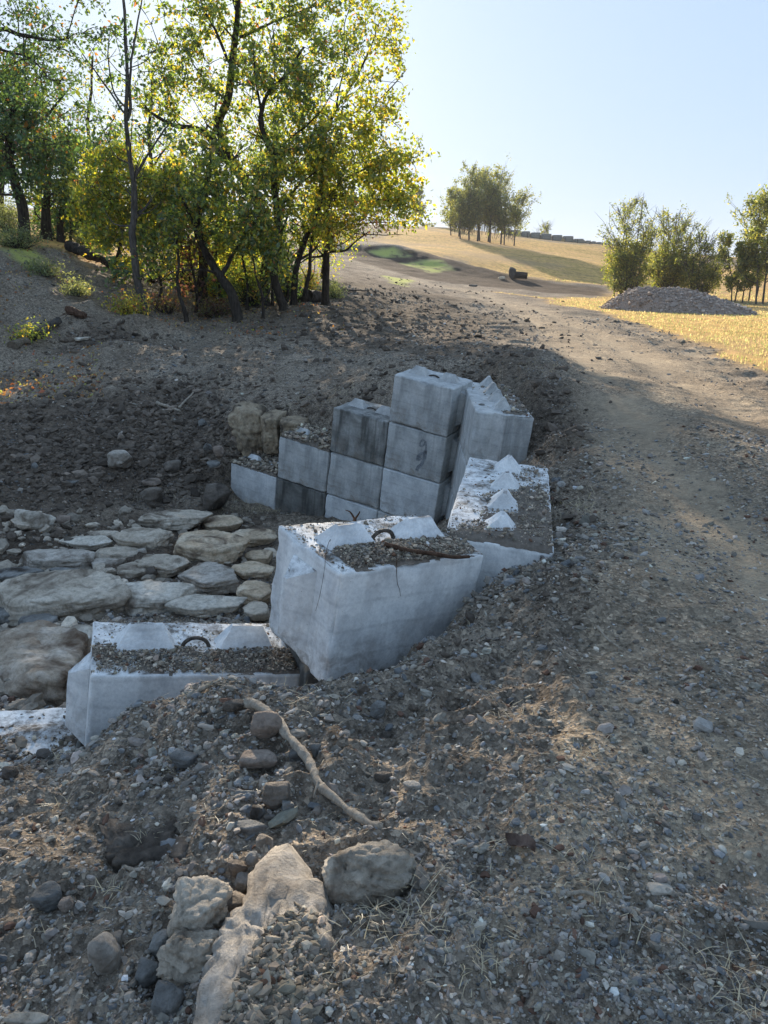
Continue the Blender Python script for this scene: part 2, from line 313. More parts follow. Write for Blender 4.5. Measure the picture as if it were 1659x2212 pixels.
# hill
for u, v, y in ((760, 545, 84), (850, 530, 86), (950, 550, 84), (1050, 585, 80), (700, 520, 105), (850, 505, 118), (950, 508, 122), (1050, 525, 124), (1150, 545, 112), (1250, 560, 104), (1350, 575, 110), (1500, 590, 120), (900, 490, 160), (1000, 493, 160), (1100, 508, 156), (1200, 520, 152), (1310, 529, 150), (1450, 545, 150), (1659, 558, 150), (1900, 565, 150), (500, 490, 120), (200, 480, 90), (-200, 450, 90), (400, 470, 170), (100, 460, 170)): cy(u, v, y)
for a in (-1.2, -.6, -.3, 0, .2, .4, .6, 1.2):
    for r in (230, 420): CP.append((r * math.sin(a), r * math.cos(a), H + (8.3 if a < .05 else 3.5 if a > .3 else 6) - (r - 160) * .06))
for a in (-2.6, -1.6, 1.6, 2.6, 3.1):
    for r in (1, 4, 40, 300): CP.append((r * math.sin(a), r * math.cos(a), .12 if a > 0 else -.2))
CP.append((0.01, 0.01, .1)); CP.append((-.9, .6, 0.0)); CP.append((.9, .6, .12))
for k in np.linspace(.25, 3.3, 8):     # level floor right up to and under the stacked wall
    for d, zz in ((-.15, 0), (.3, .02), (.5, .1)): CP.append((-2.263 + .875 * k + .471 * d, 10.793 - .457 * k + .88 * d, H - 3.12 + zz - .0 * k))
for k in (2.4, 3.0, 3.3): CP.append((-2.263 + .875 * k - .3, 10.793 - .457 * k - 1.0, H - 3.2))
for p_ in ((-2.0, 3.12, -2.13), (-1.6, 3.08, -2.10), (-2.4, 3.08, -2.12), (-1.9, 3.32, -2.28), (-2.3, 3.3, -2.28)): cw(*p_)
CP = np.array(CP)
def feat(x, y):
    r = np.hypot(x, y); return np.stack([np.arctan2(x, y) * 1.15, np.log(np.maximum(r, .35))], -1)
cf = feat(CP[:, 0], CP[:, 1])
def kern(d2): return -np.sqrt(d2 + 1e-5)
Kc = kern(((cf[:, None] - cf[None]) ** 2).sum(-1)) + 0 * np.eye(len(cf))
Kc[np.arange(len(cf)), np.arange(len(cf))] += .006
A_ = np.zeros((len(cf) + 1,) * 2); A_[:-1, :-1] = Kc; A_[:-1, -1] = 1; A_[-1, :-1] = 1
wt = np.linalg.solve(A_, np.append(CP[:, 2], 0))
def base_h(x, y):
    x = np.asarray(x, float).ravel(); y = np.asarray(y, float).ravel(); o = np.empty(len(x))
    f = feat(x, y)
    for i in range(0, len(x), 40000):
        g = f[i:i + 40000]
        o[i:i + 40000] = kern(((g[:, None, 0] - cf[None, :, 0]) ** 2 + (g[:, None, 1] - cf[None, :, 1]) ** 2)) @ wt[:-1] + wt[-1]
    return o
# extra forms
def bumps(x, y):
    z = np.zeros_like(x)
    # dirt berm across the foot of the hill: crest line with a steep near side
    def ridge(pts, w, h):
        nonlocal z
        best = np.full_like(x, 1e9); hh = np.zeros_like(x)
        for (p, q, ha, hb) in zip(pts[:-1], pts[1:], h[:-1], h[1:]):
            d = q - p; t = np.clip(((x - p[0]) * d[0] + (y - p[1]) * d[1]) / (d @ d), 0, 1)
            e = np.hypot(x - p[0] - t * d[0], y - p[1] - t * d[1]); k = e < best
            best = np.where(k, e, best); hh = np.where(k, ha + (hb - ha) * t, hh)
        z += hh * np.exp(-(best / w) ** 2)
    ridge([P(u, v, yy)[:2] for u, v, yy in ((740, 560, 82), (850, 560, 80), (960, 580, 76), (1080, 600, 73), (1290, 618, 70))], 3.2, [.8, 1.0, .7, .45, .3])
    ridge([P(u, v, yy)[:2] for u, v, yy in ((1185, 985, 6.4), (1215, 985, 6.6), (1240, 1010, 6.2))], .28, [.16, .2, .1])
    ridge([P(u, v, yy)[:2] for u, v, yy in ((150, 735, 15.5), (230, 715, 16.5), (280, 730, 15.8))], .9, [.1, .35, .05])
    ridge([P(u, v, yy)[:2] for u, v, yy in ((900, 800, 11.5), (1080, 810, 11.4), (1180, 900, 9))], .5, [.05, .15, .1])
    return z
def poly_sd(px, py, poly):
    """signed distance (inside positive) in angle / log-distance space"""
    d = np.full(len(px), 1e9); ins = np.zeros(len(px), bool); n = len(poly)
    for i in range(n):
        a = poly[i]; b = poly[(i + 1) % n]; e = b - a
        t = np.clip(((px - a[0]) * e[0] + (py - a[1]) * e[1]) / (e @ e + 1e-12), 0, 1)
        d = np.minimum(d, np.hypot(px - a[0] - t * e[0], py - a[1] - t * e[1]))
        c = ((a[1] > py) != (b[1] > py)) & (px < (b[0] - a[0]) * (py - a[1]) / (b[1] - a[1] + 1e-12) + a[0]); ins ^= c
    return np.where(ins, d, -d)
def gy(u, v, n=900, ymax=400):
    """forward distance at which the line through (u, v) meets the ground"""
    a, c, d = ray(u, v); yy = np.exp(np.linspace(math.log(.8), math.log(ymax), n)); zz = H + c * yy
    h = height0(a * yy, yy); k = np.nonzero(zz <= h)[0]
    return float(yy[k[0]]) if len(k) else None
def height0(x, y):
    return base_h(x, y) + bumps(np.asarray(x, float).ravel(), np.asarray(y, float).ravel())
def zpoly(pts):
    o = []
    for u, v in pts:
        y = gy(u, v)
        if y is None: y = 165
        o.append(feat(np.array([ray(u, v)[0] * y]), np.array([y]))[0])
    return np.array(o)
Z_ROAD = zpoly([(1000, 2212), (1100, 1800), (1230, 1500), (1270, 1300), (1330, 1100), (1270, 920), (1200, 780), (1120, 700), (1040, 645), (950, 622), (860, 602), (780, 578), (735, 558), (765, 556), (850, 588), (930, 606), (1030, 628), (1110, 640), (1220, 672), (1400, 740), (1700, 860), (2000, 1000), (2300, 1800)])
Z_GRASS = zpoly([(1080, 633), (1180, 648), (1330, 690), (1450, 725), (1600, 790), (2000, 950), (2400, 700), (2200, 610), (1659, 580), (1310, 531), (1200, 523), (1000, 496), (880, 494), (800, 520), (900, 545), (1000, 565), (1080, 590), (1180, 606), (1310, 618), (1310, 640), (1200, 645)])
Z_TAN = zpoly([(0, 480), (250, 480), (280, 560), (200, 600), (130, 540), (0, 540)])
Z_G = [zpoly([(790, 545), (850, 535), (880, 552), (830, 560)]), zpoly([(870, 570), (950, 562), (990, 585), (930, 590)]), zpoly([(830, 596), (900, 606), (880, 618), (840, 612)]), zpoly([(0, 500), (60, 530), (130, 580), (60, 590), (0, 560)])]
Z_LIT = zpoly([(0, 700), (200, 640), (330, 650), (330, 700), (200, 700), (60, 780), (0, 790)])  # litter bank, its sunlight painted in with the paler road colour
def zones(x, y, z_only=False):
    f = feat(x, y); px, py = f[:, 0], f[:, 1]
    j = .02 * fbm(np.stack([x, y], 1) * .9, 5, 4) + .02 * fbm(np.stack([px, py], 1) * 14, 6, 3); inb = (np.abs(px) < 2)
    rd = sstep(-.03, .05, poly_sd(px, py, Z_ROAD) + 1.3 * j) * inb
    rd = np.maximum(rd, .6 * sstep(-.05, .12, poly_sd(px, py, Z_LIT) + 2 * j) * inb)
    gr = np.maximum(sstep(-.012, .02, poly_sd(px, py, Z_GRASS) + j * .8), sstep(-.02, .02, poly_sd(px, py, Z_TAN) + j))
    far = sstep(math.log(140), math.log(160), py); gr = np.maximum(gr, far)
    gn = np.zeros_like(x)
    for q in Z_G: gn = np.maximum(gn, sstep(-.006, .012, poly_sd(px, py, q) + .5 * j))
    gn *= sstep(-.7, -.1, fbm(np.stack([x, y], 1) * 1.5, 9, 3))
    return rd, gr, gn
def line_d(px, py, ln):
    d = np.full(len(px), 1e9)
    for a, b in zip(ln[:-1], ln[1:]):
        e = b - a; t = np.clip(((px - a[0]) * e[0] + (py - a[1]) * e[1]) / (e @ e + 1e-12), 0, 1); d = np.minimum(d, np.hypot(px - a[0] - t * e[0], py - a[1] - t * e[1]))
    return d
def wline(pts):
    o = []
    for u, v in pts:
        y = gy(u, v) or 80; o.append((ray(u, v)[0] * y, y))
    return np.array(o)
RUTS = [wline(q) for q in (((2300, 2300), (2050, 1800), (1760, 1400), (1560, 1120), (1400, 930), (1270, 790), (1160, 700), (1085, 655), (1000, 628), (900, 606)),
        ((2900, 1900), (2400, 1400), (2000, 1120), (1700, 950), (1480, 830), (1330, 740), (1210, 690), (1120, 655), (1030, 630)),
        ((1850, 2300), (1690, 1800), (1500, 1400), (1390, 1120), (1310, 930), (1220, 800)), ((2600, 1200), (2100, 960), (1800, 860), (1560, 780), (1380, 715), (1250, 680)))]
Z_SOIL = zpoly([(735, 545), (800, 532), (900, 545), (1000, 568), (1090, 590), (1200, 612), (1310, 622), (1310, 640), (1180, 632), (1060, 620), (960, 610), (880, 596), (800, 574), (760, 560)])
Z_CH = zpoly([(-200, 1560), (150, 1560), (190, 1330), (590, 1330), (600, 1110), (480, 1085), (300, 1095), (0, 1170), (-200, 1220)])
Z_BANK = [zpoly([(640, 600), (735, 552), (775, 584), (860, 609), (950, 629), (1040, 652), (1010, 690), (850, 680), (700, 655)]), zpoly([(-300, 860), (150, 850), (420, 845), (500, 880), (500, 1060), (400, 1100), (0, 1180), (-300, 1250)]), zpoly([(120, 735), (200, 700), (300, 722), (320, 752), (200, 775), (110, 765)]), zpoly([(520, 700), (700, 640), (900, 640), (1050, 680), (1150, 760), (1240, 900), (1260, 1060), (1140, 980), (1000, 790), (800, 760), (600, 740)])]
def rutmask(x, y):
    m = np.zeros_like(x); dep = np.zeros_like(x); k = (y > 1) & (y < 80) & (x > -5); 
    for i, l in enumerate(RUTS):
        d = line_d(x[k], y[k], l) + .10 * fbm(np.stack([x[k], y[k]], 1) * .8, 60 + i, 3); w = (.26, .26, .34, .4)[i]
        g_ = np.exp(-(d / w) ** 2) * (1, 1, .7, .8)[i]; m[k] = np.maximum(m[k], g_); dep[k] += -.03 * g_ + .02 * np.exp(-((d - 1.9 * w) / (.5 * w)) ** 2)
    return m * sstep(-.5, .3, fbm(np.stack([x, y], 1) * 1.1, 71, 4)), dep
def detail(x, y, rd, gr, sp):
    p = np.stack([x, y], 1); z = np.zeros_like(x)
    rough = 1 - .72 * rd - .85 * gr; rough = np.clip(rough, .12, 1)
    for i, (lam, amp) in enumerate(((1.3, .05), (.6, .045), (.28, .034), (.13, .022), (.06, .013), (.03, .007))):
        n = vnoise(p / lam + 31 * i, 40 + i)
        if i in (2, 3, 4): n = 1 - 2 * np.abs(n)**.8
        z += rough * amp * n * sstep(2.0, 4.0, lam / sp)
    m, dep = rutmask(x, y)
    return z * (1 - .6 * m) + dep
def height(x, y):
    x = np.asarray(x, float).ravel(); y = np.asarray(y, float).ravel()
    r = np.hypot(x, y); rd, gr, gn = zones(x, y)
    return height0(x, y) + detail(x, y, rd, gr, np.maximum(.0035 * r, .004))

def make_ground():
    ia = np.arange(-.62, .62001, .0021); side = .62 + np.cumsum(np.geomspace(.003, .12, 56)); side = side[side < math.pi - .02]
    A = np.concatenate([-side[::-1], ia, side]); na = len(A)
    S = np.concatenate([np.arange(math.log(.5), math.log(30), .0042), np.arange(math.log(30), math.log(200), .006), np.linspace(math.log(200), math.log(1000), 20)]); ns = len(S)
    aa, ss = np.meshgrid(A, S); r = np.exp(ss); x = (r * np.sin(aa)).ravel(); y = (r * np.cos(aa)).ravel()
    rr = r.ravel(); z0 = height0(x, y); rd, gr, gn = zones(x, y)
    z = z0 + detail(x, y, rd, gr, np.maximum(.0033 * rr, .004))
    far = sstep(math.log(300), math.log(800), np.log(rr)); z = z * (1 - far) + (-12) * far
    V = np.stack([x, y, z], 1)
    i = (np.arange(ns - 1) * na)[:, None]; j = np.arange(na)[None]; j2 = (j + 1) % na
    F = np.stack([i + j, i + j2, i + na + j2, i + na + j], -1).reshape(-1, 4)
    acc = Acc(); acc.add(V, F[:, ::-1]); 
    c = np.array([[0, 0, z[:na].mean()]]); k = np.arange(na)
    acc.add(np.vstack([V[:na], c]), np.stack([k, (k + 1) % na, np.full(na, na)], 1)[:, ::-1])
    o = acc.build('ground', M['ground'], col=False); tag(o, kind='structure')
    a = o.data.attributes.new('zone', 'FLOAT_COLOR', 'POINT')
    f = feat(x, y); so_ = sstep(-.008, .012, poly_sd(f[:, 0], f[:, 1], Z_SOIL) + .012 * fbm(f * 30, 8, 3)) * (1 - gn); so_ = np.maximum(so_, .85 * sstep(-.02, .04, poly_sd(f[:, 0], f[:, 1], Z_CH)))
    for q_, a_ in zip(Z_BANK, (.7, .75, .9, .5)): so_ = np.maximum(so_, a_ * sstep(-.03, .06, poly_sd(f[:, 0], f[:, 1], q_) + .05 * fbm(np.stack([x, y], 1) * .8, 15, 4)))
    ex = o.data.attributes.new('zone2', 'FLOAT_COLOR', 'POINT'); C2 = np.stack([rutmask(x, y)[0] * .85, so_, 0 * so_, 1 + 0 * so_], 1); C2 = np.vstack([C2, C2[:na], C2[:1]]); ex.data.foreach_set('color', C2.astype(np.float32).ravel())
    Cc = np.stack([rd, gr, gn, np.ones_like(rd)], 1); Cc = np.vstack([Cc, Cc[:na], Cc[:1]])
    a.data.foreach_set('color', Cc.astype(np.float32).ravel())
    return o
make_ground()

def G(u, v):
    y = gy(u, v); 
    if y is None: y = 150
    a = ray(u, v)[0]; x = a * y
    return np.array([x, y, float(height(np.array([x]), np.array([y]))[0])])

# ------------------------------------------------------------------ icospheres
def ico(n):
    bm = bmesh.new(); bmesh.ops.create_icosphere(bm, subdivisions=n, radius=1); bm.verts.index_update()
    V = np.array([v.co[:] for v in bm.verts]); F = np.array([[v.index for v in f.verts] for f in bm.faces]); bm.free(); return V, F
ICO = {i: ico(i) for i in (1, 2, 3, 4, 5)}
def rot_rand(g, tilt=1.0):
    a = g.uniform(0, 2 * np.pi); ax = g.normal(size=3); ax /= np.linalg.norm(ax); th = g.uniform(0, np.pi) * tilt
    K = np.array([[0, -ax[2], ax[1]], [ax[2], 0, -ax[0]], [-ax[1], ax[0], 0]])
    Rt = np.eye(3) + math.sin(th) * K + (1 - math.cos(th)) * K @ K
    Rz = np.array([[math.cos(a), -math.sin(a), 0], [math.sin(a), math.cos(a), 0], [0, 0, 1]]); return Rt @ Rz
def rock_shape(seed, kind='round', lvl=3, p=9, npl=14):
    g = np.random.default_rng(seed); D, F = ICO[lvl]
    if kind == 'slab':
        m = g.integers(6, 10); ph = np.arange(m) * 2 * np.pi / m + g.uniform(-.33, .33, m)
        N = np.stack([np.cos(ph), np.sin(ph), g.uniform(-.28, .12, m)], 1); hh = g.uniform(.72, 1.02, m)
        m2 = 4; ph = g.uniform(0, 6.28, m2); N2 = np.stack([np.cos(ph), np.sin(ph), g.uniform(.5, 1.1, m2)], 1); h2 = g.uniform(1.0, 1.25, m2)
        N = np.vstack([N, N2, [[g.uniform(-.1, .1), g.uniform(-.1, .1), 1], [0, 0, -1]]]); hh = np.concatenate([hh, h2, [.85, .85]])
    else:
        N = g.normal(size=(npl, 3)); hh = g.uniform(.68, 1.0, npl)
        N = np.vstack([N, np.eye(3), -np.eye(3)]); hh = np.append(hh, [.95] * 6)
    N = N / np.linalg.norm(N, axis=1)[:, None]
    p = p * 3.2; q = np.maximum(D @ N.T, 0) / hh; r = (q ** p).sum(1) ** (-1 / p)
    return D * r[:, None], F, D
def make_rock(name, M_, c, half, seed, kind='slab', rz=0, tilt=(0, 0), lvl=4, rough=1.0, label=None, cat='rock', group=None, sink=.35):
    V, F, D = rock_shape(seed, kind, lvl); V = V * np.array(half)
    sz = min(half[0], half[1]); q = V / sz
    d = .05 * fbm(q * 1.7 + seed, seed, 4, .6) + .055 * fbm(q * 6 + seed, seed + 9, 5, .7) - .05 * np.clip(.16 - np.abs(vnoise(q * 2.7 + seed, seed + 21)), 0, 1) / .16
    lay = fbm(np.stack([q[:, 0] * 1.2, q[:, 1] * 1.2, q[:, 2] * 9], 1) + seed, seed + 3, 3)   # bedding
    side = 1 - np.abs(D[:, 2]) ** 2
    V = V + D * (sz * rough * (d + .08 * lay * side))[:, None] * np.array([1, 1, .8])
    a = Acc(); a.add(V, F); o = a.build(name, M_, col=False)
    o.rotation_euler = (tilt[0], tilt[1], rz); o.location = (c[0], c[1], c[2])
    tag(o, label, cat, group); return o
def px_rock(name, m, box, label, kind='slab', th=None, seed=None, sink=.3, rz=None, lvl=4, rough=1.0, cat='rock', group=None, y=None, tilt=None, hw=1.0):
    u0, v0, u1, v1 = box; u = (u0 + u1) / 2; v = (v0 + v1) / 2; seed = seed if seed is not None else int(u * 7 + v * 3)
    g = np.random.default_rng(seed); vb = v0 + (v1 - v0) * .72
    p = G(u, vb) if y is None else P(u, vb, y); a_, c_, d_ = ray(u, v)
    m_per = d_ * p[1] / FP; dep = math.atan(-c_); w = (u1 - u0) * m_per; hpx = (v1 - v0) * m_per
    if kind == 'slab': T = th if th else min(.42, .5 * hpx / math.cos(dep)); b = max((hpx - T * (1 - sink) * math.cos(dep)) / math.sin(dep), .3 * w)
    else: T = th if th else hpx * .95; b = max(hpx, .55 * w)
    # centre so that the silhouette spans v0..v1
    half = (w / 2 * 1.0 * hw, min(b, 1.25 * w) / 2 * 1.0 * hw, T / 2 * 1.1)
    pc = P(u, v, p[1]) if kind != 'slab' else p.copy()
    zg = float(height(np.array([p[0]]), np.array([p[1]]))[0]) if y is None else p[2]
    cz = zg + T * (.5 - sink)
    # slide along the viewing direction so that the centre is seen at (u, v)
    yy = (cz - H) / c_ if c_ < -.03 else p[1]
    if abs(yy - p[1]) > .35 * p[1]: yy = p[1]
    c = np.array([a_ * yy, yy, cz])
    return make_rock(name, m, c, half, seed, kind, rz if rz is not None else g.uniform(-.12, .12), tilt if tilt else (g.uniform(-.05, .05), g.uniform(-.06, .06)), lvl, rough, label, cat, group)

# ------------------------------------------------------------------ concrete blocks
def ortho(ex, ey):
    ex = np.array(ex, float); ex /= np.linalg.norm(ex); up = np.cross(ex, ey)
    if up[2] < 0: up = -up
    up /= np.linalg.norm(up); return ex, np.cross(up, ex), up
def body_mesh(acc, L, Wd, Hh, seed, rr=.012, chip=.012, cut=None, seg=.035):
    def axis(n):
        k = max(4, int(n / seg)); a = np.concatenate([[0, .003, .008, .016], np.linspace(.03, n - .03, k), [n - .016, n - .008, n - .003, n]]); return a
    ax = [axis(L), axis(Wd), axis(Hh)]; dims = np.array([L, Wd, Hh])
    for d in range(3):
        e, f = (d + 1) % 3, (d + 2) % 3
        for s in (0, 1):
            a, b = np.meshgrid(ax[e], ax[f], indexing='ij'); V = np.zeros(a.shape + (3,)); V[..., d] = dims[d] * s; V[..., e] = a; V[..., f] = b
            n1, n2 = a.shape; V = V.reshape(-1, 3)
            inner = np.clip(V, rr, dims - rr); dv = V - inner; l = np.linalg.norm(dv, axis=1)[:, None]; V = inner + dv / np.maximum(l, 1e-9) * np.where(l > 0, rr, 0)
            de = np.sort(np.minimum(V, dims - V), 1)[:, 1]      # distance to the nearest edge
            cn = fbm(V * 16 + seed * 3.1, seed, 4, .6); amt = chip * np.exp(-de / .018) * np.clip(cn + .25, 0, 1) * 2.2
            big = np.clip(vnoise(V * 5 + seed, seed + 5) - .35, 0, 1) * .035 * np.exp(-de / .03)
            cdir = (dims / 2 - V); cdir = np.where(np.minimum(V, dims - V) < .05, np.sign(cdir), 0); cdir /= np.maximum(np.linalg.norm(cdir, axis=1)[:, None], 1)
            V = V + cdir * (amt + big)[:, None] + .0015 * fbm(V * 9 + seed, seed + 2, 2)[:, None] * np.sign(V - dims / 2)
            if cut is not None:
                for cn_, cd_ in cut:
                    cn_ = np.array(cn_, float); cn_ /= np.linalg.norm(cn_); dd = V @ cn_ - cd_ + .012 * fbm(V * 11, seed, 3); V = V - np.maximum(dd, 0)[:, None] * cn_
            V = V - np.array([L / 2, Wd / 2, 0])
            i = np.arange(n1 - 1)[:, None] * n2 + np.arange(n2 - 1)[None]; q = np.stack([i, i + n2, i + n2 + 1, i + 1], -1).reshape(-1, 4)
            acc.add(V, q if s else q[:, ::-1])
def frustum(acc, c, hx, hy, tx, ty, h, axis='z', seed=0):
    """hipped key: base 2hx x 2hy, top 2tx x 2ty, height h, growing along axis"""
    n = 9; t = np.linspace(0, 1, n)
    rows = []
    prof = [(1.0, -.02), (1.0, 0)] + [(1 - k, k) for k in np.linspace(.06, 1, 8)]
    for (s, k) in prof:
        bx = tx + (hx - tx) * s if k > 0 else hx; by = ty + (hy - ty) * s if k > 0 else hy; z = h * k if k > 0 else (k if k < 0 else 0)
        ring = []
        for a, b in (((-1, -1), (1, -1)), ((1, -1), (1, 1)), ((1, 1), (-1, 1)), ((-1, 1), (-1, -1))):
            for q in np.linspace(0, 1, 6)[:-1]: ring.append(((a[0] + (b[0] - a[0]) * q) * bx, (a[1] + (b[1] - a[1]) * q) * by, z))
        rows.append(ring)
    V = np.array(rows).reshape(-1, 3); k = 20; i = np.arange(len(prof) - 1)[:, None] * k; j = np.arange(k)[None]; j2 = (j + 1) % k
    F = np.stack([i + j, i + j2, i + k + j2, i + k + j], -1).reshape(-1, 4)
    V = V + .006 * np.stack([fbm(V * 22 + s + seed, s, 3) for s in (1, 2, 3)], 1)
    if axis == '-x': V = np.stack([-V[:, 2], V[:, 1], V[:, 0]], 1); F = F[:, ::-1]   # base in the y-z plane, grows to -x
    if axis == 'x': V = np.stack([V[:, 2], V[:, 1], V[:, 0]], 1)
    V = V + np.array(c); top = V[-k:]; 
    acc.add(V, F if axis != 'x' else F[:, ::-1]); acc.add(np.vstack([top, top.mean(0)]), np.stack([np.arange(k), (np.arange(k) + 1) % k, np.full(k, k)], 1))
def block(origin, ex, ey, L, Wd, Hh, m, label, nk=2, seed=1, top_at_origin=True, end=None, loop=True, cut=None, group=None, chip=.010, kw=.085, kh=.105, gap=.004, lh=.06):
    ex, ey, up = ortho(ex, ey); o = np.array(origin, float) + np.array([0, 0, H])
    if top_at_origin: o = o - up * Hh
    c = o + ex * L / 2 + ey * Wd / 2
    Mx = Matrix(((ex[0], ey[0], up[0], c[0]), (ex[1], ey[1], up[1], c[1]), (ex[2], ey[2], up[2], c[2]), (0, 0, 0, 1)))
    e = empty('concrete_block', Mx); tag(e, label, 'concrete block', group)
    a = Acc(); body_mesh(a, L - gap, Wd, Hh - gap, seed, chip=chip, cut=cut); b = a.build('body', M[m], e, col=False)
    sp = L / nk; 
    for i in range(nk):
        a = Acc(); x = -L / 2 + sp * (i + .5); hx = .135 if nk == 2 else .105
        if nk == 2: hx = .135 * L / .905
        frustum(a, (x, 0, Hh - gap), hx, kw, hx * .52, .012, kh, seed=seed + i); a.build('knob', M['cm' if m in ('cd', 'cb') else m], e, smooth=False, col=False)
    if loop:
        a = Acc(); s = np.linspace(0, math.pi, 14); r = .07
        pts = np.stack([r * np.cos(s), 0 * s, Hh - gap - .01 + lh * np.sin(s)], 1)
        tube(a, pts, [.011] * 14, 8, rough=.15); a.build('lifting_loop', M['steel'], e, col=False)
    for s_ in (end or ()):
        a = Acc()
        if s_ == '-': frustum(a, (-L / 2, 0, Hh * .5), Hh * (.5 if nk == 4 else .36), kw * 1.1, Hh * (.5 if nk == 4 else .25), .012, .10, '-x', seed)
        else: frustum(a, (L / 2 - gap, 0, Hh * .5), Hh * .36, kw * 1.1, Hh * .25, .012, .10, 'x', seed)
        a.build('end_rib', M[m], e, smooth=False, col=False)
    return e
# the leaning stacked wall: columns 0..3, courses 0..3
WO = np.array([-2.263, 10.793, -3.127]); WX = np.array([.875, -.457, -.161]); WY = np.array([.471, .88, .062])
wx, wy, wu = ortho(WX, WY); WL = .804; GW = 'blocks of the leaning stacked wall'
wall = [
    (0, 0, 'cl', 'pale block alone at the far left foot of the stacked wall, loose soil on top', 1.0),
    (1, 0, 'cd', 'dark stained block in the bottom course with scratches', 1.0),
    (2, 0, 'cl', 'pale bottom course block seen above the tilted block, mostly hidden', 1.0),
    (3, 0, 'cm', 'grey bottom course block at the right end, almost wholly hidden', 1.0),
    (1, 1, 'cm', 'light grey block with vertical streaks on top of the dark stained block', 1.0),
    (2, 1, 'cm', 'plain light grey block in the middle of the wall under the blotched dark block', 1.0),
    (3, 1, 'cl', 'pale block under the block with the painted marks', 1.0),
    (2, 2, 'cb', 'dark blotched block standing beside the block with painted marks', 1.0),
    (3, 2, 'cm', 'grey block with black painted marks on its face', 1.0),
    (3, 3, 'cm', 'topmost block of the stacked wall with two knobs and a bare end', 1.0)]
jit = np.random.default_rng(3)
for cx, cz, m, lab, s in wall:
    top = not any((a == cx and b == cz + 1) for a, b, *_ in wall)
    o = WO + wx * WL * cx + wu * .61 * cz + wy * jit.uniform(-.008, .008)
    e = block(o, wx, wy, WL, .61, .61, m, lab, 2, seed=10 + cx * 5 + cz, top_at_origin=False, end=('+',) if cx == 3 else (), loop=top, group=GW, kw=.08, kh=.09 if top else .05, gap=.010, lh=.03)
    if (cx, cz) == (3, 2): marked = e
# painted marks, a rough 9 above a rough 7, low on the right of the face
def strokes(parent, paths, wdt):
    a = Acc()
    for pts in paths:
        p = spline(pts, 16); T = np.gradient(p, axis=0); T /= np.linalg.norm(T, axis=1)[:, None]; N = np.stack([-T[:, 1], T[:, 0]], 1)
        ww = wdt * (1 + .35 * vnoise(p * 30, 3))[:, None]; A = p + N * ww; B = p - N * ww; n = len(p)
        y = -.3075
        V = np.concatenate([np.stack([A[:, 0], np.full(n, y), A[:, 1]], 1), np.stack([B[:, 0], np.full(n, y), B[:, 1]], 1)]); i = np.arange(n - 1)
        y -= .0006
        a.add(V, np.stack([i, i + 1, n + i + 1, n + i], 1))
    o = a.build('painted_mark', M['paint'], parent, smooth=False, col=False); return o
sx = .10
strokes(marked, [[(sx + .035, .48), (sx - .005, .50), (sx - .035, .455), (sx - .03, .41), (sx + .01, .43), (sx + .035, .49), (sx + .045, .43), (sx + .05, .38)]], .011)
strokes(marked, [[(sx + .05, .38), (sx + .04, .33), (sx - .01, .31), (sx - .045, .255), (sx - .035, .23), (sx, .27)], [(sx + .05, .37), (sx + .045, .27), (sx + .02, .18), (sx - .02, .13), (sx - .03, .08)]], .022)

T_ = block((-.198, 3.265, -1.282), (.807, .581, -.11), (-.571, .814, .109), .905, .61, .61, 'cw', 'tilted pale block in the middle with roots and loose soil on top', 2, 60, end=('-',), cut=[((-1, 1.4, -1.8), .30)], chip=.016, kh=.105, kw=.10)
FL_ = block((-1.40, 3.27, -1.81), (.932, .322, -.167), (-.318, .945, .03), 1.05, .61, .61, 'cw', 'low pale block in the left foreground with a soil strip along its near edge', 2, 61, end=('-',), kh=.13)
ex, ey, up = ortho((.183, .983, .012), (-.978, .181, .104))
K_ = block(np.array([.321, 3.99, -1.349]) + np.array([.978, -.181, -.104]) * .61, ex, ey, 1.87, .61, .61, 'cw', 'long pale block with a row of four knobs, half buried beside the road bank', 4, 62, loop=False, kh=.10, kw=.10)
exj = np.array([.03, .995, .02]); J0 = np.array([.952, 7.906, -1.311]); wj = np.array([.986, -.06, -.127])
J_ = block(J0 + wj * .61, exj, -wj, 2.1, .61, .61, 'cm', 'long grey block with knobs seen end-on at the back, right of the stacked wall', 4, 63, loop=False, kh=.13, kw=.10, end=('-',))
for k in (1, 2):
    up_ = ortho(exj, -wj)[2]
    block(J0 + wj * .61 - up_ * .615 * k, exj, -wj, 2.1, .61, .61, 'cm', ['', 'long grey block directly under the end-on block at the back', 'lowest long block under the end-on blocks at the back, nearly buried'][k], 4, 63 + k, loop=False, kh=.05, end=('-',) if k == 1 else ())
# block under the tilted one, the gap's shade painted in as dark concrete, and the low one at the left edge
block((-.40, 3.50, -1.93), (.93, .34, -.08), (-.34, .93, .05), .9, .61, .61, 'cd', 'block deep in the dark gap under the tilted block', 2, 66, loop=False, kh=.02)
block((-2.55, 3.2, -2.30), (.975, .16, -.03), (-.16, .975, .02), .98, .5, .5, 'cw', 'low white topped block at the left edge, its near side under dirt', 2, 67, loop=False, kh=.02)

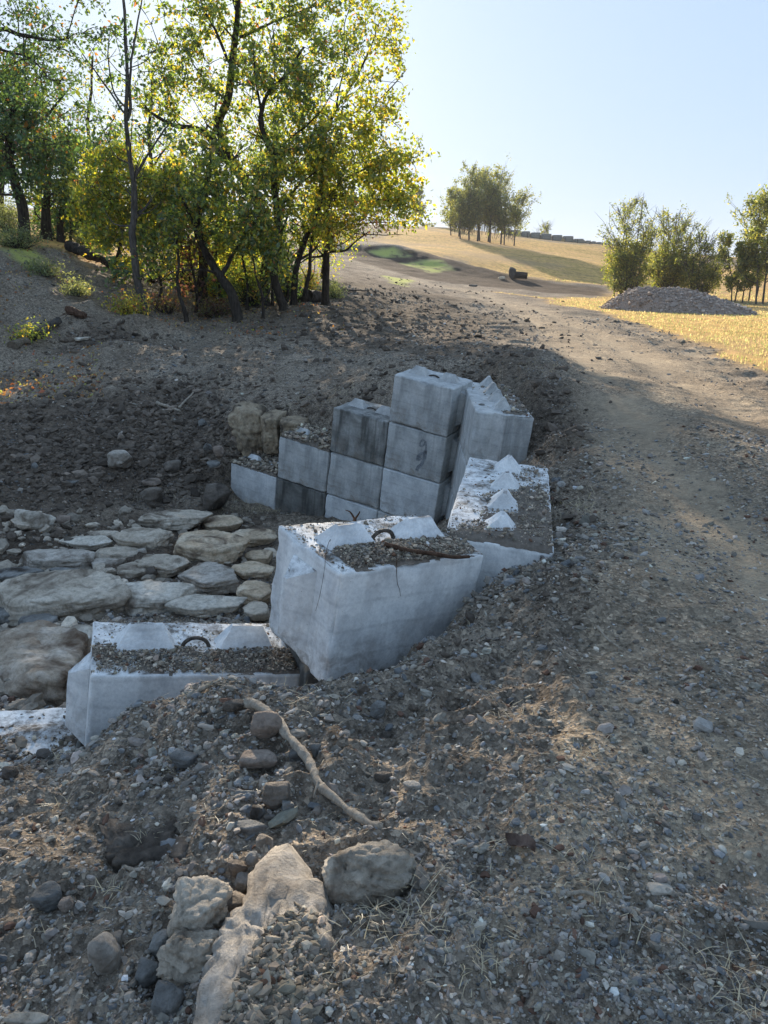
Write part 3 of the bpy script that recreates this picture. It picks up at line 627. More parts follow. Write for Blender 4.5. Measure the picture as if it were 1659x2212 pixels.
# ------------------------------------------------------------------ stones and gravel
def stone_col(g, n, pale=.07, red=.05, blue=.15):
    base = np.array([.275, .245, .205]) * g.lognormal(0, .42, (n, 1)); c = base * (1 + g.normal(0, .018, (n, 3)))
    k = g.random(n); c[k < pale] = np.array([.33, .31, .28]) * g.uniform(.7, 1.2, ((k < pale).sum(), 1))
    m = (k > pale) & (k < pale + red); c[m] = np.array([.17, .10, .07]) * g.uniform(.6, 1.1, (m.sum(), 1))
    m = (k > .8) & (k < .8 + blue); c[m] = np.array([.19, .195, .195]) * g.uniform(.6, 1.4, (m.sum(), 1))
    return np.clip(c, .015, .7)
TPL = {}
for lv in (1, 2):
    TPL[lv] = [rock_shape(100 + i, 'slab' if i % 3 == 0 else 'round', lv, p=8 if lv == 2 else 6, npl=7)[:2] for i in range(14)]
def scatter(acc, g, x, y, size, lvl, flat=(.45, .95), sink=.25, z=None, col=None):
    n = len(x); z = height(x, y) if z is None else z; which = g.integers(0, 14, n); C = stone_col(g, n) if col is None else col
    yaw = g.uniform(0, 2 * np.pi, n); tx = g.normal(0, .35, n); ty = g.normal(0, .35, n)
    sx_ = size * g.uniform(.8, 1.6, n) / 2; sy_ = size * g.uniform(.5, 1.0, n) / 2; sz_ = size * g.uniform(flat[0], flat[1], n) / 2
    for w in range(14):
        k = np.nonzero(which == w)[0]
        if not len(k): continue
        V0, F0 = TPL[lvl][w]; m = len(V0); V = V0[None] * np.stack([sx_[k], sy_[k], sz_[k]], 1)[:, None]
        V = V * (1 + .17 * g.normal(size=(len(k), m, 1)) * (.6 if lvl == 2 else 1))
        ca, sa = np.cos(tx[k])[:, None], np.sin(tx[k])[:, None]; V = np.stack([V[..., 0], V[..., 1] * ca - V[..., 2] * sa, V[..., 1] * sa + V[..., 2] * ca], -1)
        ca, sa = np.cos(ty[k])[:, None], np.sin(ty[k])[:, None]; V = np.stack([V[..., 0] * ca + V[..., 2] * sa, V[..., 1], -V[..., 0] * sa + V[..., 2] * ca], -1)
        ca, sa = np.cos(yaw[k])[:, None], np.sin(yaw[k])[:, None]; V = np.stack([V[..., 0] * ca - V[..., 1] * sa, V[..., 0] * sa + V[..., 1] * ca, V[..., 2]], -1)
        V = V + np.stack([x[k], y[k], z[k] + sz_[k] * (1 - 2 * sink)], 1)[:, None]
        F = (F0[None] + (np.arange(len(k)) * m)[:, None, None]).reshape(-1, 3)
        acc.add(V.reshape(-1, 3), F, np.repeat(C[k], m, 0))
def pick(g, n, amin, amax, rmin, rmax, pw=1.0):
    a = g.uniform(amin, amax, n); s = g.uniform(math.log(rmin), math.log(rmax), n); r = np.exp(s); return r * np.sin(a), r * np.cos(a), r
def density(x, y, g, lo=.15):
    rd, gr, gn = zones(x, y); k = 1 - .25 * rd - 1.0 * np.clip(gr, 0, 1) - .7 * gn
    cl = fbm(np.stack([x, y], 1) * 1.6, 77, 3); k = k * (1 - .8 * rutmask(x, y)[0]) * (0.3 + 1.7 * np.clip(cl + .2, 0, 1)); return g.random(len(x)) < np.clip(k, 0, 1)
def gravel():
    g = np.random.default_rng(21); acc = Acc()
    x, y, r = pick(g, 105000, -.58, .58, 1.05, 7.5); size = np.maximum(.0022 * r, .005) * g.lognormal(.15, .55, len(x)); k = density(x, y, g); scatter(acc, g, x[k], y[k], np.minimum(size[k], .045), 1, (.3, .75), .38)
    x, y, r = pick(g, 15000, -.58, .58, 1.05, 6.5); size = .0056 * r * g.lognormal(.2, .45, len(x)); k = density(x, y, g) & (x < .7 + .1 * y + .4 * g.normal(size=len(x))); scatter(acc, g, x[k], y[k], np.clip(size[k], .012, .065), 2, (.35, .8), .3)
    x, y, r = pick(g, 40000, -.62, .6, 7, 32); size = .0018 * r * g.lognormal(.1, .45, len(x)); k = density(x, y, g) & (g.random(len(x)) < 1 - .8 * zones(x, y)[0]); col = stone_col(g, len(x), .04, .02, .12) * .85
    scatter(acc, g, x[k], y[k], np.minimum(size[k], .13), 1, (.3, .7), sink=.4, col=col[k])
    o = acc.build('gravel', M['pebble'], smooth=False); tag(o, 'loose grey gravel and small stones strewn over the dirt', 'gravel', kind='stuff')
gravel()
def clods():
    g = np.random.default_rng(22); acc = Acc()
    # crumbly soil on the left bank, around the wall, behind it and along the berm beside the long block
    regs = [((330, 880), (480, 1080), 3600), ((100, 860), (480, 1050), 5200), ((480, 900), (590, 960), 500), ((800, 780), (1180, 850), 900), ((1150, 960), (1250, 1060), 420), ((1190, 1000), (1280, 1250), 700), ((1050, 1200), (1250, 1350), 500), ((700, 1450), (1000, 1560), 350), ((560, 860), (820, 900), 260), ((-60, 880), (300, 1100), 5200), ((560, 660), (1050, 760), 2600), ((130, 715), (300, 765), 900), ((850, 1250), (1080, 1500), 500), ((740, 600), (1000, 640), 200), ((300, 800), (600, 880), 600), ((1160, 860), (1240, 960), 400)]
    for (u0, v0), (u1, v1), n in regs:
        n = int(n * .42); uu = (u0 + u1) / 2 + np.clip(g.normal(size=n), -2.4, 2.4) * (u1 - u0) * .36; vv = (v0 + v1) / 2 + np.clip(g.normal(size=n), -2.2, 2.2) * (v1 - v0) * .36; P3 = []
        ys = np.exp(np.linspace(math.log(2), math.log(60), 260))
        for i in range(0, n, 100):
            a = np.array([ray(u, v)[:2] for u, v in zip(uu[i:i + 100], vv[i:i + 100])]); X = a[:, :1] * ys; Zr = H + a[:, 1:2] * ys; Yb = np.broadcast_to(ys, X.shape)
            hh = base_h(X.ravel(), Yb.ravel()).reshape(X.shape); k = (Zr <= hh).argmax(1); P3 += [(X[j, k[j]], ys[k[j]]) for j in range(len(k)) if k[j] > 0]
        P3 = np.array(P3); P3 = P3 * np.exp(g.uniform(-.012, .012, (len(P3), 1))); x, y = P3.T; size = .0034 * np.hypot(x, y) * g.lognormal(0, .65, len(x)); c = np.array([.135, .108, .084]) * g.lognormal(0, .3, (len(x), 1)) * np.ones(3)
        scatter(acc, g, x, y, np.clip(size, .012, .16), 1, (.4, .9), .35, col=c)
    o = acc.build('soil_clods', M['clod'], smooth=False); tag(o, 'dark crumbly soil clods heaped along the cut banks', 'soil', kind='stuff')
clods()

# ------------------------------------------------------------------ riprap and boulders
def c4(b): return (b[0] * .3958, 1054 + b[1] * .3958, b[2] * .3958, 1054 + b[3] * .3958)
RIP = [
    ((70, 112, 295, 252), 'lime_pale', 'round', 'pale knobbly boulder alone on the dark dirt bank at the left'),
    ((780, 108, 1115, 238), 'lime', 'slab', 'flat grey slab at the top of the rock paving below the dirt clumps'),
    ((640, 208, 940, 355), 'lime', 'slab', 'grey slab left of the sunlit large slab'),
    ((925, 220, 1330, 450), 'lime_tan', 'slab', 'large tan slab catching sunlight in the middle of the rock paving'),
    ((1255, 220, 1500, 325), 'lime_tan', 'slab', 'tan slab with straw on it, right by the tilted block'),
    ((1110, 140, 1330, 250), 'lime_tan', 'slab', 'sunlit flat rock half under dried grass at the foot of the wall'),
    ((330, 255, 640, 350), 'lime_pale', 'slab', 'long pale wedge of rock at the upper edge of the paving'),
    ((105, 325, 545, 460), 'lime_gray', 'slab', 'wide grey slab on the left edge of the paving'),
    ((525, 310, 745, 412), 'lime', 'slab', 'middle sized slab above the small dark rock'),
    ((755, 360, 1020, 495), 'lime', 'slab', 'grey brown slab under the sunlit large slab'),
    ((1000, 410, 1305, 595), 'lime_gray', 'slab', 'square cornered grey slab right of centre in the paving'),
    ((1270, 400, 1480, 515), 'lime_tan', 'slab', 'rounded tan rock beside the tilted block, second from the top'),
    ((1333, 328, 1490, 430), 'lime_tan', 'slab', 'tan sunlit rock close to the tilted block under the straw slab'),
    ((500, 375, 655, 460), 'lime_gray', 'slab', 'small angular rock left of the triangular slab'),
    ((640, 405, 800, 515), 'lime', 'slab', 'triangular slab touching the small dark rock'),
    ((20, 450, 650, 740), 'lime', 'slab', 'largest grey slab with a white patch at the left of the paving'),
    ((585, 500, 985, 712), 'lime_pale', 'slab', 'pale oval slab just behind the low foreground block'),
    ((925, 570, 1305, 730), 'lime_pale', 'slab', 'creamy wrinkled rock behind the right knob of the low block'),
    ((1295, 500, 1470, 655), 'lime_tan', 'slab', 'upright tan rock beside the tilted block, third from the top'),
    ((1330, 620, 1480, 735), 'lime', 'slab', 'speckled rock wedged between the low block and the tilted block'),
    ((-60, 425, 240, 525), 'slate', 'slab', 'dark slab at the left edge beside the wide grey slab'),
    ((-80, 640, 115, 748), 'slate', 'slab', 'dark rounded rock cut by the left edge of the photo'),
    ((100, 680, 310, 785), 'slate', 'slab', 'low dark flat rock under the largest grey slab'),
    ((375, 740, 520, 900), 'lime_pale', 'slab', 'pale flat rock behind the left end of the low block'),
    ((-30, 1155, 275, 1310), 'lime_tan', 'round', 'round tan rock under the giant boulder'),
    ((308, 1180, 410, 1310), 'lime_gray', 'round', 'small grey rock beside the end of the low block'),
    ((275, 432, 425, 478), 'slate', 'slab', 'thin flat rock shard below the wide grey slab'),
    ((738, 330, 806, 385), 'lime_gray', 'round', 'little grey rock filling the gap above the triangular slab'),
    ((480, 230, 640, 285), 'lime', 'slab', 'small rock at the top left of the paving'),
    ((793, 428, 862, 496), 'dark', 'round', 'small dark rock in the middle of the paving'),
    ((-130, 770, 450, 1240), 'lime_big', 'round', 'giant boulder with a pale top and dark brown underside at the left edge'),
]
M['lime_big'] = m_lime('boulder_limestone', (.30, .22, .15), (.52, .43, .33), (.74, .66, .56), .35, (.13, .085, .055))
for i, (b, m, k, lab) in enumerate(RIP):
    bx = c4(b)
    if 'giant' in lab:
        p = P((bx[0] + bx[2]) / 2, (bx[1] + bx[3]) / 2, 4.75); s_ = PX(50, 1400, 4.75)
        make_rock('boulder', M[m], p - np.array([0, 0, .05]), ((bx[2] - bx[0]) / 2 * s_ * 1.08, .48, (bx[3] - bx[1]) / 2 * s_ * 1.0), 5, 'round', .1, (0, .1), 5, 1.5, lab)
    elif 'brown lump' in lab:
        p = P((bx[0] + bx[2]) / 2, (bx[1] + bx[3]) / 2, 4.75); s_ = PX(130, 1380, 4.75)
        make_rock('boulder', M[m], p, ((bx[2] - bx[0]) / 2 * s_, .14, (bx[3] - bx[1]) / 2 * s_), 58, 'round', 0, (0, .1), 4, 1, lab)
    else: px_rock('boulder' if k == 'round' else 'flat_rock', M[m], bx, lab, k, seed=300 + i, sink=.04 if k == 'slab' else .15, lvl=5 if b[2] - b[0] > 250 else 4, rough=1.35, hw=1.07)
def rubble():
    g = np.random.default_rng(44); acc = Acc(); P3 = []
    for u, v in zip(g.uniform(-20, 590, 900), g.uniform(1115, 1560, 900)):
        if v > 1330 and u > 190: continue
        y = gy(u, v, 300, 30)
        if y and y > 3.6: P3.append((ray(u, v)[0] * y, y))
    x, y = np.array(P3).T; n = len(x); c = np.array([.36, .31, .245]) * g.lognormal(0, .35, (n, 1)) * np.ones(3)
    scatter(acc, g, x, y, np.clip(.07 * g.lognormal(0, .55, n), .03, .2), 2, (.35, .8), .3, col=c); o = acc.build('rubble', M['pebble'], smooth=False); tag(o, 'broken limestone rubble and chips filling the gaps of the rock paving', 'rubble', kind='stuff')
rubble()
def cB(b): return (b[0] * .4166, 639 + b[1] * .4166, b[2] * .4166, 639 + b[3] * .4166)
for b, m, k, lab in (((557, 800, 692, 895), 'lime_gray', 'round', 'grey boulder with a white cap on the dark bank above the paving'),
                     ((845, 855, 940, 925), 'dark', 'round', 'brown clod on the bank between the grey boulder and the wall'),
                     ((715, 990, 852, 1088), 'dark', 'round', 'large root bound clod above the rock paving'),
                     ((1050, 980, 1200, 1100), 'dark', 'round', 'root bound clod against the left end of the wall'),
                     ((740, 945, 840, 985), 'redst', 'slab', 'flat brown stone above the root bound clod'),
                     ((1108, 778, 1168, 842), 'redst', 'round', 'brown rounded rock under the soil ledge'),
                     ((1050, 765, 1102, 802), 'slate', 'round', 'small grey rock left of the soil ledge'),
                     ((1028, 635, 1072, 682), 'slate', 'round', 'dark rock high on the bank left of the ledge'),
                     ((160, 865, 198, 900), 'slate', 'round', 'small dark rock on the far left of the bank'),
                     ((330, 945, 410, 985), 'slate', 'slab', 'low dark slab on the left bank below the grey boulder'),
                     ((385, 205, 465, 240), 'lime_pale', 'slab', 'pale flat rock on the dark mound below the stump'),
                     ((255, 300, 320, 330), 'lime_pale', 'slab', 'pale stone on the dirt left of the mound'),
                     ((1070, 850, 1145, 890), 'slate', 'slab', 'thin slab lying beside the pale wall block'),
                     ((280, 1140, 370, 1192), 'redst', 'round', 'rusty brown clod right of the pale knobbly boulder')):
    px_rock('boulder' if k == 'round' else 'flat_rock', M[m], cB(b), lab, k, sink=.2, lvl=4 if b[2] - b[0] > 100 else 3, rough=1.4)
def c6(b): return (b[0] * .573, 1469 + b[1] * .573, b[2] * .573, 1469 + b[3] * .573)
FG = [
    ((945, 115, 1068, 222), 'redst', 'round', 'reddish brown rounded stone at the upper end of the long stick', .2),
    ((900, 262, 1042, 338), 'redst', 'slab', 'smooth flat brown stone left of the long stick', .15),
    ((640, 262, 740, 335), 'slate', 'slab', 'leaning wedge of dark slate on the dirt slope', .1),
    ((768, 236, 822, 278), 'lime_gray', 'round', 'small round pale stone on the dirt slope', .2),
    ((978, 388, 1092, 482), 'dark', 'round', 'pitted brown lump of rock left of the stick', .2),
    ((1088, 243, 1168, 318), 'slate', 'round', 'grey round stone right of the stick near its upper end', .2),
    ((1168, 238, 1212, 292), 'slate', 'round', 'small grey stone beside the round one right of the stick', .2),
    ((884, 412, 962, 462), 'slate', 'round', 'oval grey stone beside the pitted lump', .25),
    ((938, 472, 1004, 532), 'slate', 'round', 'grey stone under the pitted lump', .2),
    ((1058, 452, 1112, 516), 'slate', 'round', 'grey upright stone right of the pitted lump', .2),
    ((964, 578, 1030, 642), 'lime_gray', 'round', 'pale grey angular stone below the blue slate', .2),
    ((882, 528, 1002, 586), 'slate', 'slab', 'thin bluish slate blade leaning out of the dirt', .1),
    ((635, 740, 872, 1012), 'lime', 'round', 'pale angular boulder left of the big dirt covered slab', .3),
    ((812, 802, 955, 905), 'dark', 'round', 'dark brown rock lodged between the pale boulder and the big slab', .2),
    ((598, 935, 835, 1148), 'lime', 'round', 'rounded tan boulder at the left edge of the big slab', .25),
    ((1215, 595, 1618, 868), 'lime', 'round', 'big grey boulder right of the slab at the lower end of the stick', .3),
    ((1542, 715, 1618, 800), 'lime_gray', 'round', 'small knob of rock leaning on the big grey boulder', .2),
    ((518, 1055, 602, 1168), 'slate', 'round', 'smooth dark round stone near the bottom', .2),
    ((332, 972, 452, 1102), 'lime_gray', 'round', 'sharp edged grey rock at the lower left', .2),
    ((412, 950, 467, 1032), 'lime_gray', 'round', 'small upright rock behind the sharp edged grey rock', .2),
    ((578, 1150, 692, 1265), 'slate', 'round', 'dark blocky rock at the bottom beside the big slab', .2),
    ((562, 958, 642, 1055), 'slate', 'round', 'dark slate standing between the pale boulder and the tan boulder', .2),
    ((222, 820, 278, 878), 'redst', 'round', 'small reddish stone at the left', .2),
    ((118, 768, 238, 872), 'slate', 'slab', 'flat slate lying left of the small reddish stone', .1),
    ((10, 1255, 185, 1320), 'lime', 'slab', 'pale stone cut by the bottom edge at the left', .2),
    ((882, 730, 955, 792), 'slate', 'round', 'dark stone above the brown rock in the slab gap', .2),
    ((858, 680, 932, 738), 'dark', 'round', 'brown stone left of the top of the big slab', .2),
    ((925, 648, 978, 702), 'slate', 'round', 'small stone touching the top of the big slab', .2),
    ((1520, 378, 1592, 420), 'lime_gray', 'slab', 'flat tan stone on the slope right of the stick', .2),
    ((1130, 1100, 1172, 1152), 'white', 'round', 'white pebble lying on the big slab', .1),
    ((565, 288, 602, 322), 'white', 'round', 'white pebble on the slope left of the smooth brown stone', .2),
    ((714, 478, 748, 508), 'white', 'round', 'little white pebble in the middle of the dirt slope', .2),
    ((633, 250, 664, 280), 'white', 'round', 'square white pebble above the slate wedge', .2),
    ((1215, 55, 1290, 112), 'lime', 'round', 'pale stone at the foot of the tilted block', .2),
    ((1395, 82, 1455, 145), 'slate', 'round', 'dark stone right of the pale one below the tilted block', .2),
    ((1428, 190, 1475, 238), 'dark', 'round', 'brown stone on the slope below the tilted block', .2),
    ((1410, 345, 1482, 395), 'dark', 'round', 'crumbly brown stone on the slope near the right of the stick', .2),
    ((838, 70, 935, 118), 'dark', 'round', 'brown clod below the near edge of the low block', .2),
    ((10, 320, 60, 385), 'dark', 'round', 'brown stone at the left edge under the low white topped block', .2),
]
M['ledge'] = m_lime('ledge_rock', (.22, .165, .11), (.38, .30, .205), (.52, .43, .31), .35)
M['white'] = m_lime('white_pebble', (.42, .42, .42), (.56, .56, .55), (.7, .7, .68), -.6)
for i, (b, m, k, lab, sk) in enumerate(FG):
    big = b[2] - b[0] > 200
    px_rock('boulder' if big else ('flat_rock' if k == 'slab' else 'stone'), M[m], c6(b), lab, k, seed=400 + i * 3, sink=sk, lvl=5 if big else 4, rough=2.6 if big else 1.2, cat='rock' if big else 'stone')
# big slab, built from its outline: pale bare rim along the left, soil over the rest
def slab_outline(name, pts, m, label, th, zoff, seed, rz=.0, slope=0.0, tl=0.0):
    W3 = []
    for u, v in pts:
        a, c, d = ray(u, v); y0 = gy(u, v) or 3
        zt = float(base_h(np.array([a * y0]), np.array([y0]))[0]) + zoff; zt += tl * (u - 560) / 150; y = (zt - H) / c; W3.append((a * y, y, zt))
    W3 = np.array(W3); c = W3.mean(0); ang = np.arctan2(W3[:, 1] - c[1], W3[:, 0] - c[0]); rr = np.hypot(W3[:, 1] - c[1], W3[:, 0] - c[0])
    o_ = np.argsort(ang); ang, rr, zz = ang[o_], rr[o_], W3[o_, 2]; D, F = ICO[5]
    a = np.arctan2(D[:, 1], D[:, 0]); A3 = np.concatenate([ang - 2 * np.pi, ang, ang + 2 * np.pi]); R3 = np.interp(a, A3, np.tile(rr, 3)); R3 = R3 + .035 * fbm(np.stack([np.cos(a) * 3.2, np.sin(a) * 3.2], 1) + seed, seed, 5, .7); 
    pl = np.linalg.lstsq(np.c_[W3[:, :2] - c[:2], np.ones(len(W3))], W3[:, 2], rcond=None)[0]
    h = np.hypot(D[:, 0], D[:, 1]); q = (h ** 11 + np.abs(D[:, 2] * 1.0) ** 11) ** (-1 / 11.)
    X = D[:, 0] * q * R3; Y = D[:, 1] * q * R3; Zl = D[:, 2] * q * th / 2
    V = np.stack([X, Y, Zl + pl[0] * X + pl[1] * Y], 1)
    d = .05 * fbm(V * 3.3 + seed, seed, 4) + .07 * fbm(V * 11 + seed, seed + 4, 5, .7) - .02 * np.clip(.15 - np.abs(vnoise(V * 5 + seed, seed + 21)), 0, 1) / .15
    V = V + D * d[:, None]
    ac = Acc(); ac.add(V, F); o = ac.build(name, M[m], col=False); o.location = (c[0], c[1], pl[2] - th / 2); tag(o, label, 'rock'); return o, c, pl
slab_outline('flat_rock', [(552, 1880), (600, 1840), (650, 1850), (665, 1890), (700, 1935), (712, 2010), (725, 2110), (720, 2260), (560, 2330), (400, 2330), (400, 2170), (425, 2090), (470, 2010), (540, 1945)], 'lime_gray', 'big slab with a pale bare rim, largely covered by soil, bottom centre', .26, .08, 31, tl=-.055)
slab_outline('flat_rock', [(222, 1755), (300, 1760), (380, 1800), (402, 1840), (360, 1862), (290, 1880), (250, 1850), (228, 1810)], 'dark', 'soil covered flat slab on the slope left of the blue slate', .08, .03, 33)
def slab_soil(pts, tl, zoff, n, seed, label, thick=.02):
    """soil spread over a slab: sampled inside its outline, deeper away from the bare rim"""
    g = np.random.default_rng(seed); Pp = np.array(pts, float); W3 = []
    def world(u, v):
        a, c, d = ray(u, v); y0 = gy(u, v) or 3; zt = float(base_h(np.array([a * y0]), np.array([y0]))[0]) + zoff + tl * (u - 560) / 150; y = (zt - H) / c; return np.array([a * y, y, zt])
    U = g.uniform(Pp[:, 0].min(), Pp[:, 0].max(), n * 2); Vv = g.uniform(Pp[:, 1].min(), Pp[:, 1].max(), n * 2); sdv = poly_sd(U, Vv, Pp); k = sdv > 6 * g.random(n * 2); U, Vv, sdv = U[k], Vv[k], sdv[k]
    gu, gv = np.meshgrid(np.linspace(Pp[:, 0].min(), Pp[:, 0].max(), 14), np.linspace(Pp[:, 1].min(), Pp[:, 1].max(), 14), indexing='ij')
    GW_ = np.array([world(a, b) for a, b in zip(gu.ravel(), gv.ravel())]); A3 = np.c_[gu.ravel(), gv.ravel(), gu.ravel() ** 2, gv.ravel() ** 2, gu.ravel() * gv.ravel(), np.ones(196)]; co = np.linalg.lstsq(A3, GW_, rcond=None)[0]
    f = lambda u, v: np.c_[u, v, u ** 2, v ** 2, u * v, np.ones(len(u))] @ co
    acc = Acc(); m = 130; a, b = np.meshgrid(np.linspace(Pp[:, 0].min(), Pp[:, 0].max(), m), np.linspace(Pp[:, 1].min(), Pp[:, 1].max(), m), indexing='ij'); a, b = a.ravel(), b.ravel(); sd_ = poly_sd(a, b, Pp); W_ = f(a, b)
    t = thick * np.clip(sd_ / 30, -1, 1) + .014 * fbm(W_[:, :2] * 12, seed, 4, .65); W_[:, 2] += np.clip(t, -.02, .1) + .012
    ii = np.arange(m - 1)[:, None] * m + np.arange(m - 1)[None]; q = np.stack([ii, ii + m, ii + m + 1, ii + 1], -1).reshape(-1, 4); q = q[(sd_[q] > 0).all(1) & (t[q] > -.004).any(1)]; acc.add(W_, q, np.array([.18, .155, .125]))
    W2 = f(U, Vv); t2 = thick * np.clip(sdv / 30, 0, 1) + .014 * fbm(W2[:, :2] * 12, seed, 4, .65); k = t2 > -.002; W2, t2 = W2[k], t2[k]
    scatter(acc, g, W2[:, 0], W2[:, 1], np.clip(.0048 * g.lognormal(0, .75, len(W2)), .003, .03), 1, sink=.35, z=W2[:, 2] + np.maximum(t2, 0) + .012, col=stone_col(g, len(W2), .03, .02, .04) * np.array([.85, .80, .72])); o = acc.build('loose_soil', M['clod'], smooth=False); tag(o, label, 'soil', kind='stuff')
slab_soil([(600, 1985), (650, 1965), (700, 1990), (708, 2050), (722, 2110), (718, 2250), (560, 2320), (470, 2320), (480, 2200), (510, 2120), (550, 2060), (575, 2015)], -.055, .085, 5200, 5, 'soil and small stones spread over the middle and right of the big slab')
# loose soil on block tops
def top_soil(e, L, Wd, Hh, prof, seed, label, npeb=500, amp=.03, psize=.02):
    """a lumpy sheet of soil in the block's own frame; prof(x, y) gives thickness (<0: none)"""
    Mx = np.array(e.matrix_world); nx, ny = int(L / .008), int(Wd / .008)
    gx, gy_ = np.meshgrid(np.linspace(-L / 2 + .004, L / 2 - .004, nx), np.linspace(-Wd / 2 + .004, Wd / 2 - .004, ny), indexing='ij')
    x, y = gx.ravel(), gy_.ravel(); pp = np.stack([x, y], 1)
    edge = lambda a, b: np.clip((np.minimum(np.minimum(a + L / 2, L / 2 - a), np.minimum(b + Wd / 2, Wd / 2 - b)) - .004) / .07, 0, 1) ** .6
    prof0 = prof; prof = lambda a, b: np.where(prof0(a, b) > 0, prof0(a, b) * edge(a, b), prof0(a, b))
    t = prof(x, y) + amp * edge(x, y) * fbm(pp * 9, seed, 4, .6) + amp * .5 * fbm(pp * 40, seed + 3, 3, .6)
    t = t + .016 * fbm(pp * 3.6 + 5, seed + 7, 3)
    V = np.stack([x, y, Hh - .012 + np.clip(t, -.01, .3)], 1); V = np.vstack([V.T, np.ones(len(V))]); V = (Mx @ V)[:3].T
    i = np.arange(nx - 1)[:, None] * ny + np.arange(ny - 1)[None]; q = np.stack([i, i + ny, i + ny + 1, i + 1], -1).reshape(-1, 4)
    keep = (t[q] > -.006).any(1); acc = Acc(); acc.add(V, q[keep], np.array([.19, .16, .13]))
    g = np.random.default_rng(seed); n = npeb * 8; px, py = g.uniform(-L / 2 + .01, L / 2 - .01, n), g.uniform(-Wd / 2 + .01, Wd / 2 - .01, n)
    tt = prof(px, py) + amp * fbm(np.stack([px, py], 1) * 9, seed, 4, .6); tt = tt + .016 * fbm(np.stack([px, py], 1) * 3.6 + 5, seed + 7, 3); k = (tt > 0) | (g.random(n) < .10); px, py, tt = px[k][:npeb], py[k][:npeb], tt[k][:npeb]
    Wp = (Mx @ np.vstack([px, py, Hh + np.maximum(tt, -.004), np.ones(len(px))]))[:3]
    scatter(acc, g, Wp[0], Wp[1], np.clip(psize * g.lognormal(0, .6, len(px)), .004, .06), 1, sink=.3, z=Wp[2], col=stone_col(g, len(px), .04, .03, .05) * np.array([1.0, .94, .86]))
    o = acc.build('loose_soil', M['clod'], smooth=False); tag(o, label, 'soil', kind='stuff'); return o
top_soil(T_, .905, .61, .61, lambda x, y: np.where(x < .12, .035, .035 - .10 * (x - .12)) - 1.0 * np.maximum(y + .10, 0) - 1.2 * np.maximum(-.35 - x, 0), 3, 'heap of dark soil and roots along the near side of the tilted block top', 6000, .016, .0055)
top_soil(FL_, 1.05, .61, .61, lambda x, y: .018 - .8 * np.maximum(y + .07 - .05 * (x < 0), 0), 4, 'strip of soil and pebbles along the near edge of the low foreground block', 5000, .012, .006)
top_soil(K_, 1.87, .61, .61, lambda x, y: .018 - .12 * np.maximum(y + .03, 0) + .05 * np.maximum(-.62 - x, 0) * 3 - .02 * np.maximum(x, 0), 5, 'mud and gravel over the right half of the long four knobbed block', 3000, .012, .007)
top_soil(J_, 2.1, .61, .61, lambda x, y: .010 - .3 * np.maximum(y + .0, 0), 6, 'thin soil over the right half of the end-on block at the back', 300, .016, .02)
for e_, lab in zip([o for o in COL.objects if o.name.startswith('concrete_block')], []): pass
blk = {o['label'][:20]: o for o in COL.objects if o.get('category') == 'concrete block'}
top_soil(blk['pale block alone at '], .804, .61, .61, lambda x, y: .02 + .12 * np.maximum(x, -.1) + .1 * np.maximum(y, 0), 7, 'brown soil on the pale block at the left foot of the wall', 500, .03, .035)
top_soil(blk['light grey block wit'], .804, .61, .61, lambda x, y: .04 + .14 * np.maximum(x, -.2) + .1 * np.maximum(y, 0), 8, 'dark clods piled on the streaked block of the second course', 700, .04, .04)
top_soil(blk['low white topped blo'], .98, .5, .5, lambda x, y: .0 - .25 * np.maximum(y + .05, 0), 9, 'scattered dirt on the low white topped block at the left edge', 500, .02, .014)

# the tan rock ledge cut into the bank behind the wall
for bx, lab, sd_, yy in (((503, 874, 578, 985), 'tall left block of the tan weathered rock ledge behind the stepped wall', 71, 11.35), ((560, 890, 618, 975), 'middle block of the tan rock ledge behind the stepped wall', 72, 11.2), ((605, 902, 660, 950), 'crumbly right end of the tan rock ledge just behind the streaked wall block', 74, 11.0)):
    s_ = PX(560, 920, yy); pc_ = P((bx[0] + bx[2]) / 2, (bx[1] + bx[3]) / 2, yy)
    make_rock('rock_ledge', M['ledge'], pc_, ((bx[2] - bx[0]) / 2 * s_ * 1.1, .40, (bx[3] - bx[1]) / 2 * s_ * 1.08), sd_, 'slab', 0, (.03, .03), 5, 2.0, lab, 'rock ledge')
# ------------------------------------------------------------------ sticks, roots, straw
def stick(pts, r0, r1, m, name, label, cat, lift=.012, n=40, abs_=False, parent=None, extra=None):
    W3 = []
    for q in pts:
        p = G(q[0], q[1]) if not abs_ else np.array(q, float)
        if not abs_: p = p + np.array([0, 0, lift if len(q) < 3 else q[2]])
        W3.append(p)
    W3 = np.array(W3)
    if not abs_:   # keep it stiff: smooth the heights
        for _ in range(2): W3[1:-1, 2] = (W3[:-2, 2] + 2 * W3[1:-1, 2] + W3[2:, 2]) / 4
    p = spline(W3, n); p = p + np.stack([fbm(p * 9 + k, k, 3) for k in range(3)], 1) * r0 * .55; rr_ = np.linspace(r0, r1, n) * (1 + .22 * vnoise(np.stack([np.arange(n) * .45, np.zeros(n)], 1), 8)); a = Acc(); tube(a, p, rr_, 12, rough=.34, seed=int(abs(pts[0][0])) % 97)
    for ex_ in (extra or ()):
        q = spline(np.array([G(e[0], e[1]) + np.array([0, 0, e[2]]) for e in ex_[0]]), 12); tube(a, q, np.linspace(ex_[1], ex_[1] * .4, 12), 6, rough=.2)
    o = a.build(name, M[m], parent, col=False)
    if not parent: tag(o, label, cat)
    return o
def s6(p, l=.02): return (p[0] * .573, 1469 + p[1] * .573, l)
